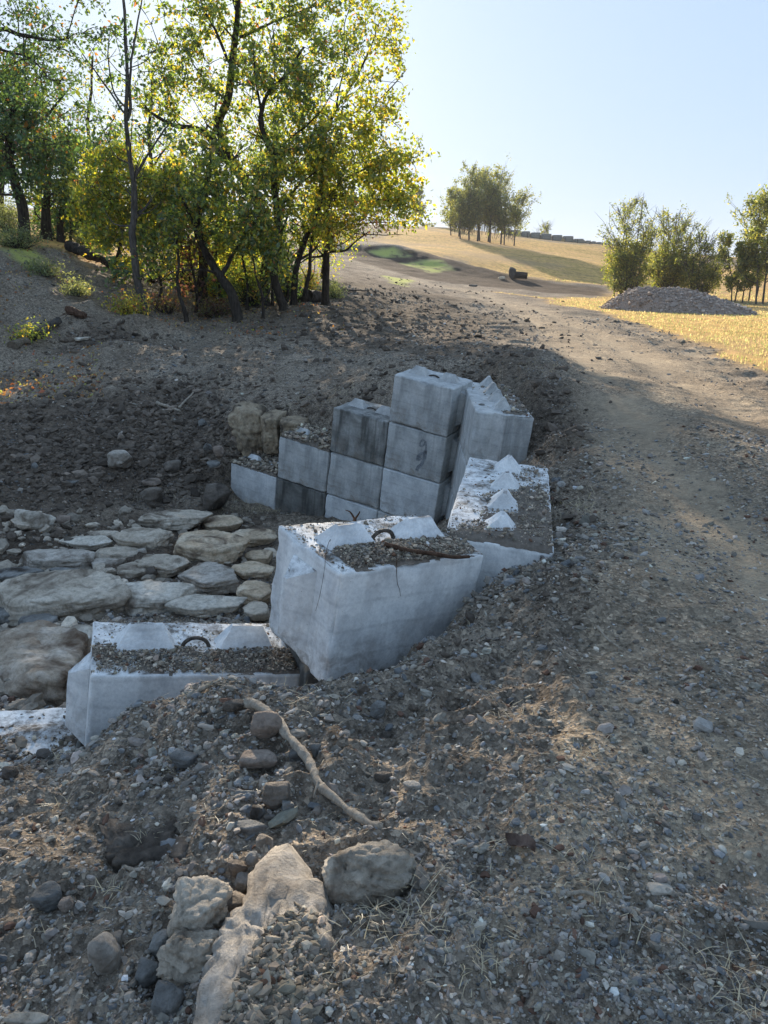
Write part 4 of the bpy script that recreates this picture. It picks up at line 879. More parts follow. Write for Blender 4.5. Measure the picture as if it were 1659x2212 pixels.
stick([s6((940, 175), .06), s6((1000, 212), .06), s6((1062, 272), .045), s6((1130, 345), .035), s6((1172, 402), .03), s6((1203, 455), .03), s6((1290, 525), .03), s6((1390, 592), .03), s6((1432, 628), .02)], 0.019, .010, 'stick', 'stick', 'long pale bent stick lying down the dirt slope', 'stick', n=70, extra=[((s6((1130, 345), .03), s6((1152, 330), .05), s6((1168, 325), .055)), .006), ((s6((1203, 455), .03), s6((1190, 478), .04), s6((1184, 492), .035)), .005)])
stick([s6((570, 48), .05), s6((660, 70), .04), s6((720, 76), .03), s6((800, 84), .02)], .013, .008, 'stick', 'stick', 'short stick at the near edge of the low block', 'stick')
stick([s6((470, 725), .01), s6((500, 748), .015), s6((550, 790), .02)], .006, .004, 'stick', 'twig', 'thin twig below the soil covered slab', 'twig')
def cBp(p, l=.03): return (p[0] * .4166, 639 + p[1] * .4166, l)
stick([cBp((812, 562), .03), cBp((870, 592), .05), cBp((935, 615), .03)], .03, .015, 'stick', 'branch', 'pale broken branch on the dark bank', 'branch')
stick([cBp((930, 602), .03), cBp((965, 575), .08), cBp((1005, 538), .1)], .02, .01, 'stick', 'branch', 'thin pale branch rising right of the broken one on the bank', 'branch')
stick([cBp((845, 600), .03), cBp((882, 636), .03)], .015, .008, 'stick', 'branch', 'short pale stick under the broken branch on the bank', 'branch')
stick([cBp((65, 288), .05), cBp((110, 272), .08), cBp((150, 262), .08)], .10, .07, 'wood', 'log', 'half buried log at the left edge below the hillside', 'log')
stick([cBp((195, 228), .08), cBp((250, 195), .12), cBp((308, 162), .12)], .12, .07, 'barkg', 'log', 'weathered split log lying up the left bank', 'log')
stick([(155, 625 - 78, .2), (190, 565, .2), (230, 578, .15), (262, 592, .1)], .16, .09, 'bark', 'log', 'dark fallen log at the edge of the gully', 'log')
stick([(628, 640, .1), (670, 630, .08), (720, 628, .1), (790, 632, .05)], .05, .02, 'barkg', 'branch', 'grey fallen branch on the dirt beside the grove', 'branch')
stick([(855, 655, .05), (880, 640, .1), (905, 645, .05)], .04, .02, 'barkg', 'branch', 'small broken branch on the open dirt right of the grove', 'branch')
stick([(640, 650, .3), (665, 655, .25), (700, 648, .1)], .22, .14, 'bark', 'log', 'dark mossy log at the right foot of the grove', 'log')
stick([(1290, 1360, .01), (1310, 1385, .012), (1335, 1400, .01)], .006, .004, 'stick', 'twig', 'thin twig on the gravel at the road edge', 'twig')
stick([(1222, 1955, .01), (1260, 1950, .015), (1290, 1952, .01)], .006, .004, 'stick', 'twig', 'dark twig on the gravel at lower right', 'twig')
# stump with roots on the dark mound
def stump(u, v, s, name, label, seed):
    g = np.random.default_rng(seed); p = G(u, v); e = empty(name, loc=p); tag(e, label, 'stump')
    a = Acc(); tube(a, spline(np.array([(-.5 * s, 0, .45 * s), (0, 0, .25 * s), (.45 * s, -.05, .1 * s)]), 14), np.array([.10, .14, .16, .17, .17, .17, .17, .16, .16, .15, .15, .14, .12, .1]) * s * 1.2, 12, rough=.35, seed=seed); a.build('trunk', M['root'], e, col=False)
    for i in range(6):
        a = Acc(); d = g.normal(size=3); d[2] = -abs(d[2]) * .3; d /= np.linalg.norm(d); st = np.array([g.uniform(-.3, .5) * s, 0, .15 * s])
        pts = spline(np.array([st, st + d * .4 * s + np.array([0, 0, .1 * s]), st + d * .9 * s]), 10); tube(a, pts, np.linspace(.035, .01, 10) * s, 6, rough=.3, seed=i); a.build('root', M['root'], e, col=False)
stump(167, 690, .5, 'tree_stump', 'dark torn stump with roots on the mound at the left', 5)
# root on the tilted block
tm = T_.matrix_world
def tp(x, y, z): v = tm @ Vector((x, y, .61 + z)); return (v.x, v.y, v.z)
e = empty('root', loc=tp(-.17, .02, .02)); e.matrix_world = Matrix.Translation(tp(-.17, .02, .02)); tag(e, 'forked dead root standing up from the soil on the tilted block', 'root')
def loc(pts): o = np.array(e.location); return np.array(pts) - o
for nm, pts, r in (('stem', [tp(-.16, .0, .0), tp(-.17, .02, .05), tp(-.175, .03, .12)], (.016, .009)), ('branch', [tp(-.175, .03, .11), tp(-.20, .04, .145), tp(-.225, .05, .155)], (.006, .002)), ('branch', [tp(-.173, .03, .11), tp(-.155, .03, .135), tp(-.15, .03, .15)], (.006, .003)),
                   ('rootlet', [tp(-.18, .0, .075), tp(-.27, .0, .075), tp(-.34, -.02, .03), tp(-.42, -.12, .005), tp(-.47, -.2, -.03), tp(-.475, -.2, -.16), tp(-.48, -.19, -.25)], (.0018, .001))):
    a = Acc(); tube(a, spline(loc(pts), 18), np.linspace(r[0], r[1], 18), 7, rough=.2); a.build(nm, M['root'], e, col=False)
a = Acc(); pts = [tp(-.12, -.17, .05), tp(-.02, -.25, .035), tp(.08, -.29, .03), tp(.2, -.33, .012), tp(.3, -.345, .01)]
tube(a, spline(np.array(pts), 30), np.linspace(.013, .009, 30), 8, rough=.3, seed=4)
tube(a, spline(np.array([tp(-.12, -.28, .03), tp(-.125, -.32, -.08), tp(-.10, -.32, -.13), tp(-.085, -.32, -.17)]), 12), np.linspace(.002, .001, 12), 5)
tube(a, spline(np.array([tp(.12, -.30, .03), tp(.08, -.22, .05), tp(.05, -.15, .03)]), 10), np.linspace(.003, .0015, 10), 5)
o = a.build('root', M['root'], col=False); tag(o, 'long brown root lying over the near edge of the tilted block', 'root')

def straw_tuft(acc, g, c, n, ln, r, dry=True, up=.6):
    for i in range(n):
        a = g.uniform(0, 2 * np.pi); st = c + np.array([g.normal(0, r), g.normal(0, r), 0]); l = ln * g.uniform(.5, 1.2)
        d = np.array([math.cos(a), math.sin(a), up * g.uniform(.0, 1.2)]); d /= np.linalg.norm(d)
        mid = st + d * l * .5 + np.array([0, 0, .03 * l]); en = st + d * l + np.array([g.normal(0, .15 * l), g.normal(0, .15 * l), -.06 * l])
        w = .0006 + .0008 * g.random() if ln < .3 else .004; s = np.cross(d, [0, 0, 1]); s /= np.linalg.norm(s) + 1e-9
        V = []
        for p, ww in ((st, w), ((st + mid) / 2 + [0, 0, .02 * l], w), (mid, w * .9), ((mid + en) / 2 + [0, 0, .02 * l], w * .6), (en, w * .2)): V += [p - s * ww, p + s * ww]
        F = [[0, 1, 3, 2], [2, 3, 5, 4], [4, 5, 7, 6], [6, 7, 9, 8]]
        cc = (np.array([.50, .43, .30]) if dry else np.array([.10, .16, .04])) * g.uniform(.7, 1.25)
        acc.add(np.array(V), F, cc)
def straws():
    g = np.random.default_rng(50)
    D7 = lambda x, y: (829.5 + x * .5, 1469 + y * .5)
    spots = [(D7(540, 190), 34, .10, .04), (D7(880, 350), 22, .08, .04), (D7(430, 770), 46, .10, .07), (D7(850, 880), 36, .09, .05), (D7(230, 1190), 60, .09, .07), (D7(400, 1200), 60, .09, .05), (D7(1400, 1330), 50, .11, .09), (D7(1620, 1300), 40, .12, .06), (D7(90, 1060), 36, .08, .04), (D7(1090, 620), 14, .07, .03), (D7(1580, 1440), 40, .1, .08),
             (c6((240, 470, 0, 0))[:2], 16, .13, .03), (c6((540, 625, 0, 0))[:2], 14, .07, .02), (c6((450, 800, 0, 0))[:2], 26, .09, .03), (c6((1230, 1170, 0, 0))[:2], 50, .10, .05), (c6((1420, 980, 0, 0))[:2], 40, .08, .03), (c6((230, 290, 0, 0))[:2], 20, .08, .03), (c6((800, 560, 0, 0))[:2], 12, .08, .02), (c6((820, 75, 0, 0))[:2], 24, .09, .04), (c6((1130, 150, 0, 0))[:2], 40, .09, .06), (c6((870, 20, 0, 0))[:2], 16, .07, .03), (c6((650, 390, 0, 0))[:2], 8, .08, .02), (c6((1590, 850, 0, 0))[:2], 22, .12, .04), (c6((1600, 1060, 0, 0))[:2], 30, .1, .05), (c6((190, 935, 0, 0))[:2], 14, .09, .03)]
    labs = ['straw tuft at the upper left of the gravel, below the tilted block', 'small straw tuft in the middle of the gravel near the road', 'straw tuft between the big grey boulder and the dead leaf', 'straw tuft right of the curled dead leaf', 'wide straw tuft at the bottom, right of the big slab', 'second straw tuft at the bottom, right of the wide one', 'large straw tuft near the lower right corner', 'straw tuft cut by the right edge near the bottom', 'straw tuft below the big grey boulder', 'tiny straw tuft on the fine gravel beside the track', 'straw tuft in the lower right corner', 'long stemmed dead weed on the dirt slope at the left', 'wisp of straw on the soil covered flat rock', 'straw wisp above the pale angular boulder', 'straw tuft lying on the right part of the big slab', 'straw tuft below the root bound lump by the big boulder', 'straw wisp left of the white pebbles on the slope', 'straw wisp left of the blue slate', 'straw at the tip of the short stick by the low block', 'straw tuft right of the upper end of the long stick', 'straw wisp against the near side of the low block', 'tiny straw wisp in the middle of the dirt slope', 'straw wisp at the right side of the big grey boulder', 'straw tuft below right of the big grey boulder', 'straw wisp above the sharp edged grey rock']
    for i, ((u, v), n, ln, r) in enumerate(spots):
        acc = Acc(); c = G(u, v); straw_tuft(acc, g, c + np.array([0, 0, .006]), int(n * .7), ln * .62, r); o = acc.build('straw_tuft', M['straw'], smooth=False)
        tag(o, labs[i], 'dry grass', 'tufts of dry straw in the foreground')
    acc = Acc()   # loose blades everywhere near
    x, y, r = pick(g, 520, -.55, .58, 1.2, 6)
    zz = height(x, y)
    for i in range(len(x)): straw_tuft(acc, g, np.array([x[i], y[i], zz[i] + .008]), 1, 0.017 * r[i], .005, up=.15)
    o = acc.build('straw_litter', M['straw'], smooth=False); tag(o, 'loose dry straw blades littered over the gravel', 'straw', kind='stuff')
    # matted straw by the wall foot and on rocks
    acc = Acc()
    for (u, v, n, r) in ((560, 1092, 160, .25), (520, 1110, 120, .2), (590, 1105, 60, .1), (470, 1062, 60, .12), (350, 1070, 60, .15), (320, 1080, 40, .1), (1050, 845, 60, .3), (1150, 800, 60, .4), (640, 880, 50, .2), (1240, 1090, 60, .12), (740, 868, 40, .15)):
        c = G(u, v)
        for q in range(n):
            p = c + np.array([g.normal(0, r), g.normal(0, r), 0]); p[2] = float(height(p[:1], p[1:2])[0]) + .03; straw_tuft(acc, g, p, 2, .1, .03, up=.8)
    o = acc.build('dry_grass', M['straw'], smooth=False); tag(o, 'matted dry grass at the foot of the wall and on the banks', 'dry grass', kind='stuff')
straws()
# curled dead leaf
lp = G(1122, 1845); acc = Acc(); n = 14
uu, vv = np.meshgrid(np.linspace(-1, 1, n), np.linspace(-1, 1, n), indexing='ij'); wl = .022 * np.sqrt(np.maximum(1 - uu ** 2, 0)) * (1 + .2 * np.sin(uu * 9))
for dz in (0, -.0012):
    V = np.stack([uu * .045, vv * wl, .012 + .02 * np.abs(vv) ** 1.5 + .012 * np.sin(uu * 3) + dz], -1).reshape(-1, 3); i = np.arange(n - 1)[:, None] * n + np.arange(n - 1)[None]; q = np.stack([i, i + n, i + n + 1, i + 1], -1).reshape(-1, 4); acc.add(V, q)
o = acc.build('dead_leaf', M['deadleaf'], col=False); o.location = lp; o.rotation_euler = (.2, .1, -.6); tag(o, 'curled brown dead leaf on the gravel', 'leaf')

# ------------------------------------------------------------------ far things
def lump(name, u0, u1, vtop, vbase, y, m, label, seed, flat=.5):
    pass
# gravel pile on the right
def gravel_pile():
    y = 36.; c = P(1455, 678, y + 2.0); s = PX(1455, 650, y + 2); c[2] = float(base_h(c[:1], c[1:2])[0]) - .05
    n = 150; X, Y = np.meshgrid(np.linspace(-1, 1, n), np.linspace(-1, 1, n), indexing='ij'); a = 158 * s
    f = np.clip(1 - np.sqrt(((X + .08) * 1.0) ** 2 + Y ** 2), 0, 1); prof = np.where(X < -.1, np.clip((X + 1.0) / .52, 0, 1), np.clip((.98 - X) / .88, 0, 1))
    rad = np.clip(1 - np.abs(Y) ** 1.6, 0, 1); h = np.minimum(prof, 1) ** .9 * rad; h = h * sstep(0, .25, 1.02 - np.hypot(X, Y))
    h = 50 * s * np.minimum(h, .92 + .1 * h) ; pp = np.stack([X.ravel() * a, Y.ravel() * 2.4], 1)
    z = h.ravel() + (.05 * fbm(pp * 1.6, 3, 5, .7) + .03 * fbm(pp * 9, 4, 3)) * (h.ravel() > .02) - .06 * (h.ravel() < .02)
    V = np.stack([pp[:, 0], pp[:, 1] - X.ravel() * 1.5, z], 1); i = np.arange(n - 1)[:, None] * n + np.arange(n - 1)[None]; q = np.stack([i, i + n, i + n + 1, i + 1], -1).reshape(-1, 4)
    ac = Acc(); g = np.random.default_rng(8); ac.add(V, q, np.array([.34, .275, .225]))
    k = g.integers(0, len(V), 9000); k = k[h.ravel()[k] > .05]; Pk = V[k]; col = np.array([.36, .295, .245]) * g.lognormal(0, .3, (len(k), 1)) * np.ones(3)
    scatter(ac, g, Pk[:, 0] + g.normal(0, .03, len(k)), Pk[:, 1] + g.normal(0, .02, len(k)), .07 * g.lognormal(0, .4, len(k)), 1, sink=.3, z=Pk[:, 2], col=col)
    o = ac.build('gravel_pile', M['pebble'], smooth=False); o.location = c; tag(o, 'long grey brown mound of crushed gravel on the dry grass by the road', 'gravel pile')
gravel_pile()
# fallen log on the hill foot
def hill_log():
    c = G(1108, 603); s = PX(1108, 600, c[1]); e = empty('fallen_log', loc=c); tag(e, 'dark thick fallen log with an upturned root plate at the foot of the hill', 'log')
    a = Acc(); tube(a, spline(np.array([(-.2, 0, 8 * s), (14 * s, -.1, 8 * s), (30 * s, -.2, 6.5 * s)]), 12), np.linspace(8.5, 6.5, 12) * s, 14, rough=.2, seed=3); a.build('trunk', M['bark'], e, col=False)
    V, F, D = rock_shape(77, 'round', 4); V = V * np.array([8 * s, .4, 15 * s]) + np.array([-3 * s, 0, 12 * s]); V = V + D * (.1 * fbm(V * 3, 4, 4))[:, None]; a = Acc(); a.add(V, F); a.build('root_plate', M['barkg'], e, col=False)
    o = px_rock('stone', M['lime_tan'], (1076, 596, 1092, 606), 'pale broken lump left of the fallen log on the hill foot', 'round', seed=9, lvl=3)
    px_rock('boulder', M['dark'], (1012, 684 - 70, 1032, 621), 'dark rubble with a white stone beside the far track', 'round', seed=19, lvl=3)
hill_log()
# hay bales along the crest: one per bale
def bales():
    Mh = []
    def bale(c, w, h, m, yaw, label, grp):
        a = Acc(); body_mesh(a, w, 1.6, h, int(c[0] * 10) % 50, rr=.18, chip=.08, seg=.25); 
        o = a.build('hay_bale', M[m], col=False); o.location = (c[0], c[1], max(c[2], float(base_h(c[:1], c[1:2])[0]) - .15)); o.rotation_euler = (0, 0, yaw); tag(o, label, 'hay bale', grp)
    x = 1082.
    ws = [20, 22, 20, 22, 24, 23, 24, 22]
    for i, w in enumerate(ws):
        u = x + w / 2; y = 153.; vb = 508 + (u - 1082) * .135; c = P(u, vb, y); s = PX(u, vb, y); bale(c, w * s * .96, (13.5 if i != 7 else 10) * s, 'hay', .0, ['first', 'second', 'third', 'fourth', 'fifth', 'sixth', 'seventh', 'lower last'][i] + ' grey hay bale from the hill tree clump, on the crest', 'grey hay bales on the crest left of the gap'); x += w
    bale(P(1216, 524, 153), 15 * PX(1216, 524, 153), 8.5 * PX(1216, 524, 153), 'haytan', 0, 'tan hay bale starting the right hand row on the hill crest', None)
    x = 1225.; i = 0; OR = ['first', 'second', 'third', 'fourth', 'fifth', 'sixth', 'seventh', 'eighth', 'ninth', 'tenth']
    while x < 1330:
        u = x + 6; vb = 524 + (u - 1216) * .115; c = P(u, vb, 156); s = PX(u, vb, 156); bale(c, 11.5 * s, (10 - (x - 1225) * .025) * s, 'hay', 0, OR[i] + ' low grey hay bale right of the tan one on the crest', 'grey hay bales on the crest right of the gap'); x += 12.2; i += 1
    x = 890.; i = 0
    while x < 960:
        u = x + 8; vb = 494 + (u - 890) * .06; c = P(u, vb, 170); s = PX(u, vb, 170); bale(c, 16 * s, 5 * s, 'hay', 0, OR[i] + ' low grey bale on the crest left of the hill tree clump', 'grey hay bales at the left of the crest'); x += 17; i += 1
bales()
# fence posts with wire in front of the bales
def fence():
    e = None; pts = []
    for u in np.arange(1085, 1330, 27.): 
        vb = 512 + (u - 1085) * .115; pts.append(P(u, vb, 147))
    pts = np.array(pts); e = empty('wire_fence', loc=pts[0]); tag(e, 'thin post and wire fence in front of the hay bales on the crest', 'fence')
    for p in pts:
        a = Acc(); q = p - pts[0]; tube(a, np.array([q + [0, 0, -.4], q + [0, 0, .5], q + [.02, 0, 1.15]]), [.07, .07, .06], 6); a.build('post', M['barkg'], e, col=False)
    for z in (.5, .95):
        a = Acc(); tube(a, pts - pts[0] + np.array([0, 0, z]), [.012] * len(pts), 4); a.build('wire', M['steel'], e, col=False)
fence()

# ------------------------------------------------------------------ trees
PAL = dict(
    yg=[((.24, .30, .045), .42), ((.48, .43, .05), .28), ((.15, .19, .04), .27), ((.56, .38, .05), .07), ((.50, .16, .05), .006)],
    mix=[((.10, .15, .04), .42), ((.20, .26, .05), .32), ((.38, .38, .05), .17), ((.46, .32, .05), .09), ((.42, .14, .05), .01)],
    dk=[((.07, .13, .05), .50), ((.13, .20, .045), .32), ((.15, .18, .03), .10), ((.3, .14, .03), .05)],
    red=[((.13, .055, .045), .45), ((.10, .08, .03), .30), ((.16, .15, .03), .25)],
    far=[((.17, .20, .065), .5), ((.27, .26, .09), .3), ((.14, .165, .07), .2)],
    farg=[((.17, .20, .05), .5), ((.32, .30, .07), .3), ((.11, .14, .045), .2)],
    bush=[((.28, .30, .03), .5), ((.40, .32, .04), .3), ((.42, .14, .06), .1), ((.14, .18, .03), .1)],
    pale=[((.16, .19, .09), .6), ((.22, .24, .12), .4)])
def leaves(acc, g, C, size, pal, droop=.3):
    n = len(C); nrm = g.normal(size=(n, 3)); nrm[:, 2] += .3; nrm /= np.linalg.norm(nrm, axis=1)[:, None]
    a = g.normal(size=(n, 3)); a[:, 2] -= droop; a -= (a * nrm).sum(1)[:, None] * nrm; a /= np.linalg.norm(a, axis=1)[:, None] + 1e-9; b = np.cross(nrm, a)
    s = size * g.lognormal(0, .25, n)[:, None]; f = nrm * s * .12
    V = np.stack([C - a * s * .5, C + b * s * .30 + f - a * s * .05, C + a * s * .55, C - b * s * .30 + f - a * s * .05], 1).reshape(-1, 3)
    ks = g.choice(len(pal), n, p=np.array([w for _, w in pal]) / sum(w for _, w in pal)); col = np.array([c for c, _ in pal])[ks] * g.lognormal(0, .22, (n, 1))
    F = np.arange(n * 4).reshape(-1, 4); acc.add(V, F, np.repeat(np.clip(col, 0, .9), 4, 0))
def tree(name, label, cat, depth, paths, clumps, pal, seed, leafsize=.11, per=38, bark='bark', group=None, lm='leaf', crad=.25, twig=.008, cscale=1.0, base=None):
    """paths: [(points (u, v, dy), r0, r1)] limbs in metres radius; clumps: (u, v, ru, rv, ry m, n clusters)"""
    g = np.random.default_rng(seed); b0 = paths[0][0][0]; y0 = depth; bp = P(b0[0], b0[1], y0 + b0[2])
    bz = float(base_h(bp[:1], bp[1:2])[0]); bp[2] = bz
    e = empty(name, loc=bp); tag(e, label, cat, group); ta = Acc(); nodes = []
    for pi, (pts, r0, r1) in enumerate(paths):
        W3 = np.array([P(u, v, y0 + dy) for u, v, dy in pts]); 
        if pi == 0 or len(pts[0]) > 3: W3[0] = bp - np.array([0, 0, .15])
        n = max(10, len(pts) * 5); p = spline(W3, n)
        wob = np.stack([fbm(p * 1.1 + pi * 7, seed + pi + k, 3) for k in range(3)], 1) * .10; wob[0] = 0; p = p + wob
        r = r0 + (r1 - r0) * np.linspace(0, 1, n) ** .8
        if pi == 0: r[0] *= 1.5; r[1] *= 1.15
        tube(ta, p - bp, r, 9 if r0 > .05 else 6, rough=.22, seed=seed + pi); nodes.append(p)
        # side branches
        L = np.linalg.norm(np.diff(p, axis=0), axis=1).sum(); nb = int(L * 2.2)
        for q in range(nb):
            i = g.integers(n // 4, n - 1); d = g.normal(size=3); d[2] = abs(d[2]) * .8 + .2; d /= np.linalg.norm(d); l = g.uniform(.5, 1.5) * min(1, L / 4)
            m_ = p[i] + d * l * .5 + g.normal(size=3) * .06; en = p[i] + d * l + g.normal(size=3) * .12 + np.array([0, 0, .1]); bpz = spline(np.array([p[i], m_, en]), 7)
            tube(ta, bpz - bp, np.linspace(max(r[i] * .35, .008), .005, 7), 5, seed=q, cap=False); nodes.append(bpz)
    N = np.concatenate(nodes); la = Acc(); allC = []
    for (u, v, ru, rv, ry, n) in clumps:
        n = int(n * cscale * (.36 if v < 180 else .5 if (v < 240 or u > 790) else .62 if u > 640 else .76)); c = P(u, v, y0); s = PX(u, v, y0)
        d = g.normal(size=(n, 3)); d /= np.linalg.norm(d, axis=1)[:, None]; d *= (g.random(n) ** .42)[:, None]
        Q = c + d * np.array([ru * s, ry, rv * s / max(.5, cp_)]); allC.append(Q)
    if allC:
        Q = np.concatenate(allC); gz = base_h(Q[:, 0], Q[:, 1]); Q = Q[Q[:, 2] > gz + .25]
        for q in Q:
            k = ((N - q) ** 2).sum(1).argmin(); st = N[k]; dv = q - st; L = np.linalg.norm(dv)
            mid = st + dv * .5 + np.array([0, 0, .12 * L]) + g.normal(size=3) * .06 * L; t_ = spline(np.array([st, mid, q]), 5)
            tube(ta, t_ - bp, np.linspace(min(twig * (1 + L * .6), .03), .003, 5), 4, cap=False)
            if g.random() < .5: N = np.vstack([N, t_[2:4]])
        m = len(Q); cnt = np.maximum(4, (per * .72 * g.lognormal(-.1, .55, m)).astype(int)); k = np.repeat(np.arange(m), cnt); sc = np.sqrt(cnt / per)[k][:, None]
        C = Q[k] + g.normal(size=(len(k), 3)) * np.array([crad, crad, crad * .75]) * sc * .6
        leaves(la, g, C - bp, leafsize, PAL[pal])
        la.build('crown', M[lm], e, smooth=False)
    ta.build('trunk', M[bark], e, col=False)
    return e
tree('tree', 'thin leaning tree in front of the grove, forked halfway up', 'tree', 20.5,
     [([(322, 688, 0), (292, 600, 0), (288, 520, 0), (289, 440, 0), (287, 385, 0), (277, 320, 0), (275, 220, 0), (272, 120, 0), (266, -40, 0)], .115, .03),
      ([(287, 385, 0), (310, 350, 0), (345, 300, .2), (375, 260, .3)], .05, .012), ([(275, 260, 0), (283, 160, 0), (295, 60, 0), (310, -20, 0)], .045, .015),
      ([(277, 240, 0), (245, 200, 0), (235, 120, 0), (240, 50, 0)], .03, .008), ([(275, 250, 0), (230, 190, 0), (180, 120, -.3), (140, 60, 0)], .03, .008), ([(290, 600, 0), (330, 585, 0), (350, 580, 0)], .015, .004), ([(290, 555, 0), (270, 530, 0), (262, 500, 0)], .012, .004)],
     [(240, 100, 60, 110, 1.0, 22), (300, 150, 60, 120, 1.0, 22), (240, 290, 60, 60, .8, 16), (250, 580, 22, 30, .4, 10), (330, 300, 40, 50, .8, 10)], 'dk', 11, per=26, bark='barkg')
tree('tree', 'tallest dark trunked tree in the middle of the grove with a big left limb', 'tree', 23.5,
     [([(578, 680, 0), (572, 620, 0), (580, 540, 0), (560, 430, 0), (490, 330, .3), (470, 270, .3)], .15, .10), ([(470, 270, .3), (490, 210, .2), (505, 130, .1), (517, 60, 0), (522, -60, 0)], .12, .07),
      ([(440, 290, .2), (415, 275, 0), (370, 270, 0), (340, 255, -.2), (310, 230, -.3)], .09, .03), ([(560, 430, 0), (470, 330, .2), (440, 290, .2)], .1, .09), ([(500, 140, .1), (470, 80, 0), (440, 20, 0), (425, -40, 0)], .05, .02),
      ([(517, 80, 0), (590, 50, 0), (660, 20, .2), (720, 0, .2)], .04, .012), ([(490, 210, .2), (420, 150, 0), (390, 80, 0)], .03, .01), ([(575, 560, 0), (620, 470, .2), (640, 400, .3)], .05, .02)],
     [(520, 60, 170, 110, 2.0, 190), (470, 190, 130, 90, 1.8, 120), (640, 60, 110, 80, 1.6, 90), (400, 60, 110, 90, 1.8, 90), (340, 230, 70, 50, 1.2, 40), (560, 300, 90, 90, 1.5, 80), (520, -80, 220, 90, 2, 90), (700, 20, 110, 60, 1.6, 90), (600, 120, 100, 60, 1.6, 70), (360, 130, 80, 70, 1.6, 60), (450, 20, 90, 60, 1.5, 70)], 'mix', 12, per=36)
tree('tree', 'dark slender tree with a twisted upper trunk, right of the tallest one', 'tree', 22.0,
     [([(620, 672, .2), (596, 600, .1), (600, 500, 0), (590, 400, 0), (590, 330, 0), (565, 270, 0), (575, 210, 0), (620, 160, 0), (660, 100, 0)], .13, .03), ([(565, 280, 0), (560, 210, 0), (552, 150, 0), (545, 80, 0)], .05, .012), ([(590, 330, 0), (640, 290, .1), (690, 240, 0), (730, 180, 0)], .04, .01),
      ([(600, 460, 0), (650, 400, 0), (700, 360, .2)], .04, .01)],
     [(600, 190, 110, 90, 1.4, 110), (680, 230, 90, 80, 1.3, 80), (650, 330, 90, 70, 1.3, 110), (590, 400, 60, 60, 1.2, 60), (720, 130, 70, 70, 1.1, 50)], 'mix', 13, per=34)
tree('tree', 'bright yellow green tree at the right edge of the grove', 'tree', 23.0,
     [([(632, 655, .5), (640, 600, .3), (655, 530, .2), (690, 440, 0), (700, 330, 0), (720, 250, 0), (770, 170, 0), (810, 80, 0)], .11, .02), ([(648, 560, .2), (676, 540, .2), (690, 520, .2)], .04, .02), ([(655, 655, .4), (668, 600, .2), (672, 530, .2), (690, 450, .2)], .08, .03),
      ([(700, 330, 0), (770, 270, 0), (840, 200, 0), (880, 150, 0)], .04, .008), ([(690, 440, 0), (760, 380, 0), (840, 350, 0), (900, 340, .1)], .05, .01), ([(700, 420, .1), (780, 430, 0), (860, 440, 0), (915, 455, 0)], .04, .008), ([(720, 250, 0), (740, 150, 0), (745, 60, 0), (760, 0, 0)], .03, .007)],
     [(720, 330, 100, 90, 1.6, 190), (800, 300, 80, 80, 1.4, 110), (840, 390, 75, 60, 1.4, 120), (760, 430, 100, 60, 1.6, 150), (865, 450, 50, 42, 1.0, 55), (800, 180, 60, 90, 1.0, 48), (820, 90, 50, 60, .9, 22), (850, 200, 50, 60, .8, 20), (660, 420, 80, 70, 1.5, 100), (880, 340, 35, 60, .8, 24), (840, 110, 50, 80, .9, 50), (790, 40, 60, 50, .9, 40), (750, 130, 60, 70, 1, 40), (700, 500, 70, 40, 1.2, 50)], 'yg', 14, per=34)
tree('tree', 'gnarled dark tree leaning left at the near edge of the grove', 'tree', 21.0,
     [([(517, 692, 0), (500, 640, 0), (478, 600, .1), (455, 560, .2), (430, 500, .2), (440, 430, .1), (455, 360, .1)], .15, .06), ([(478, 600, .1), (500, 560, .1), (530, 500, .1), (540, 440, 0)], .07, .02), ([(430, 500, .2), (400, 440, .2), (385, 390, 0)], .05, .02)],
     [(450, 440, 90, 70, 1.3, 110), (530, 470, 80, 70, 1.3, 110), (440, 350, 80, 60, 1.2, 70)], 'mix', 15, per=34)
tree('tree', 'short thick dark trunk standing behind the gnarled tree', 'tree', 23.0,
     [([(440, 672, 0), (438, 620, 0), (440, 560, 0), (430, 480, 0), (420, 400, 0)], .17, .09), ([(430, 480, 0), (380, 420, 0), (350, 360, .3)], .06, .02)],
     [(400, 420, 90, 80, 1.5, 130), (360, 500, 90, 70, 1.4, 120), (500, 540, 70, 40, 1.0, 50)], 'yg', 16, per=34)
tree('tree', 'thin crooked sapling between the forked tree and the thick trunk', 'tree', 20.8,
     [([(404, 700, 0), (392, 660, 0), (380, 610, 0), (385, 560, 0), (372, 500, 0)], .07, .025), ([(385, 600, 0), (355, 570, 0), (340, 540, 0)], .02, .006)],
     [(370, 500, 50, 50, .8, 36), (340, 560, 30, 25, .5, 10)], 'mix', 17, per=30)
tree('tree', 'low spreading tree on the right of the grove with crooked bare branches', 'tree', 24.5,
     [([(700, 602, 0), (703, 560, 0), (710, 520, 0), (705, 470, 0)], .13, .06), ([(706, 550, 0), (670, 555, 0), (645, 570, 0)], .04, .015), ([(708, 545, 0), (745, 540, 0), (775, 515, 0), (800, 500, 0)], .05, .01), ([(710, 520, 0), (760, 490, 0), (830, 480, 0), (880, 490, 0)], .04, .006), ([(706, 560, 0), (680, 530, 0), (660, 500, 0)], .035, .01), ([(760, 500, 0), (820, 505, 0), (870, 505, 0)], .02, .005)],
     [(740, 480, 90, 38, 1.4, 110), (810, 470, 70, 30, 1.2, 60), (690, 500, 60, 40, 1.2, 60)], 'red', 18, per=24, leafsize=.07, twig=.01)
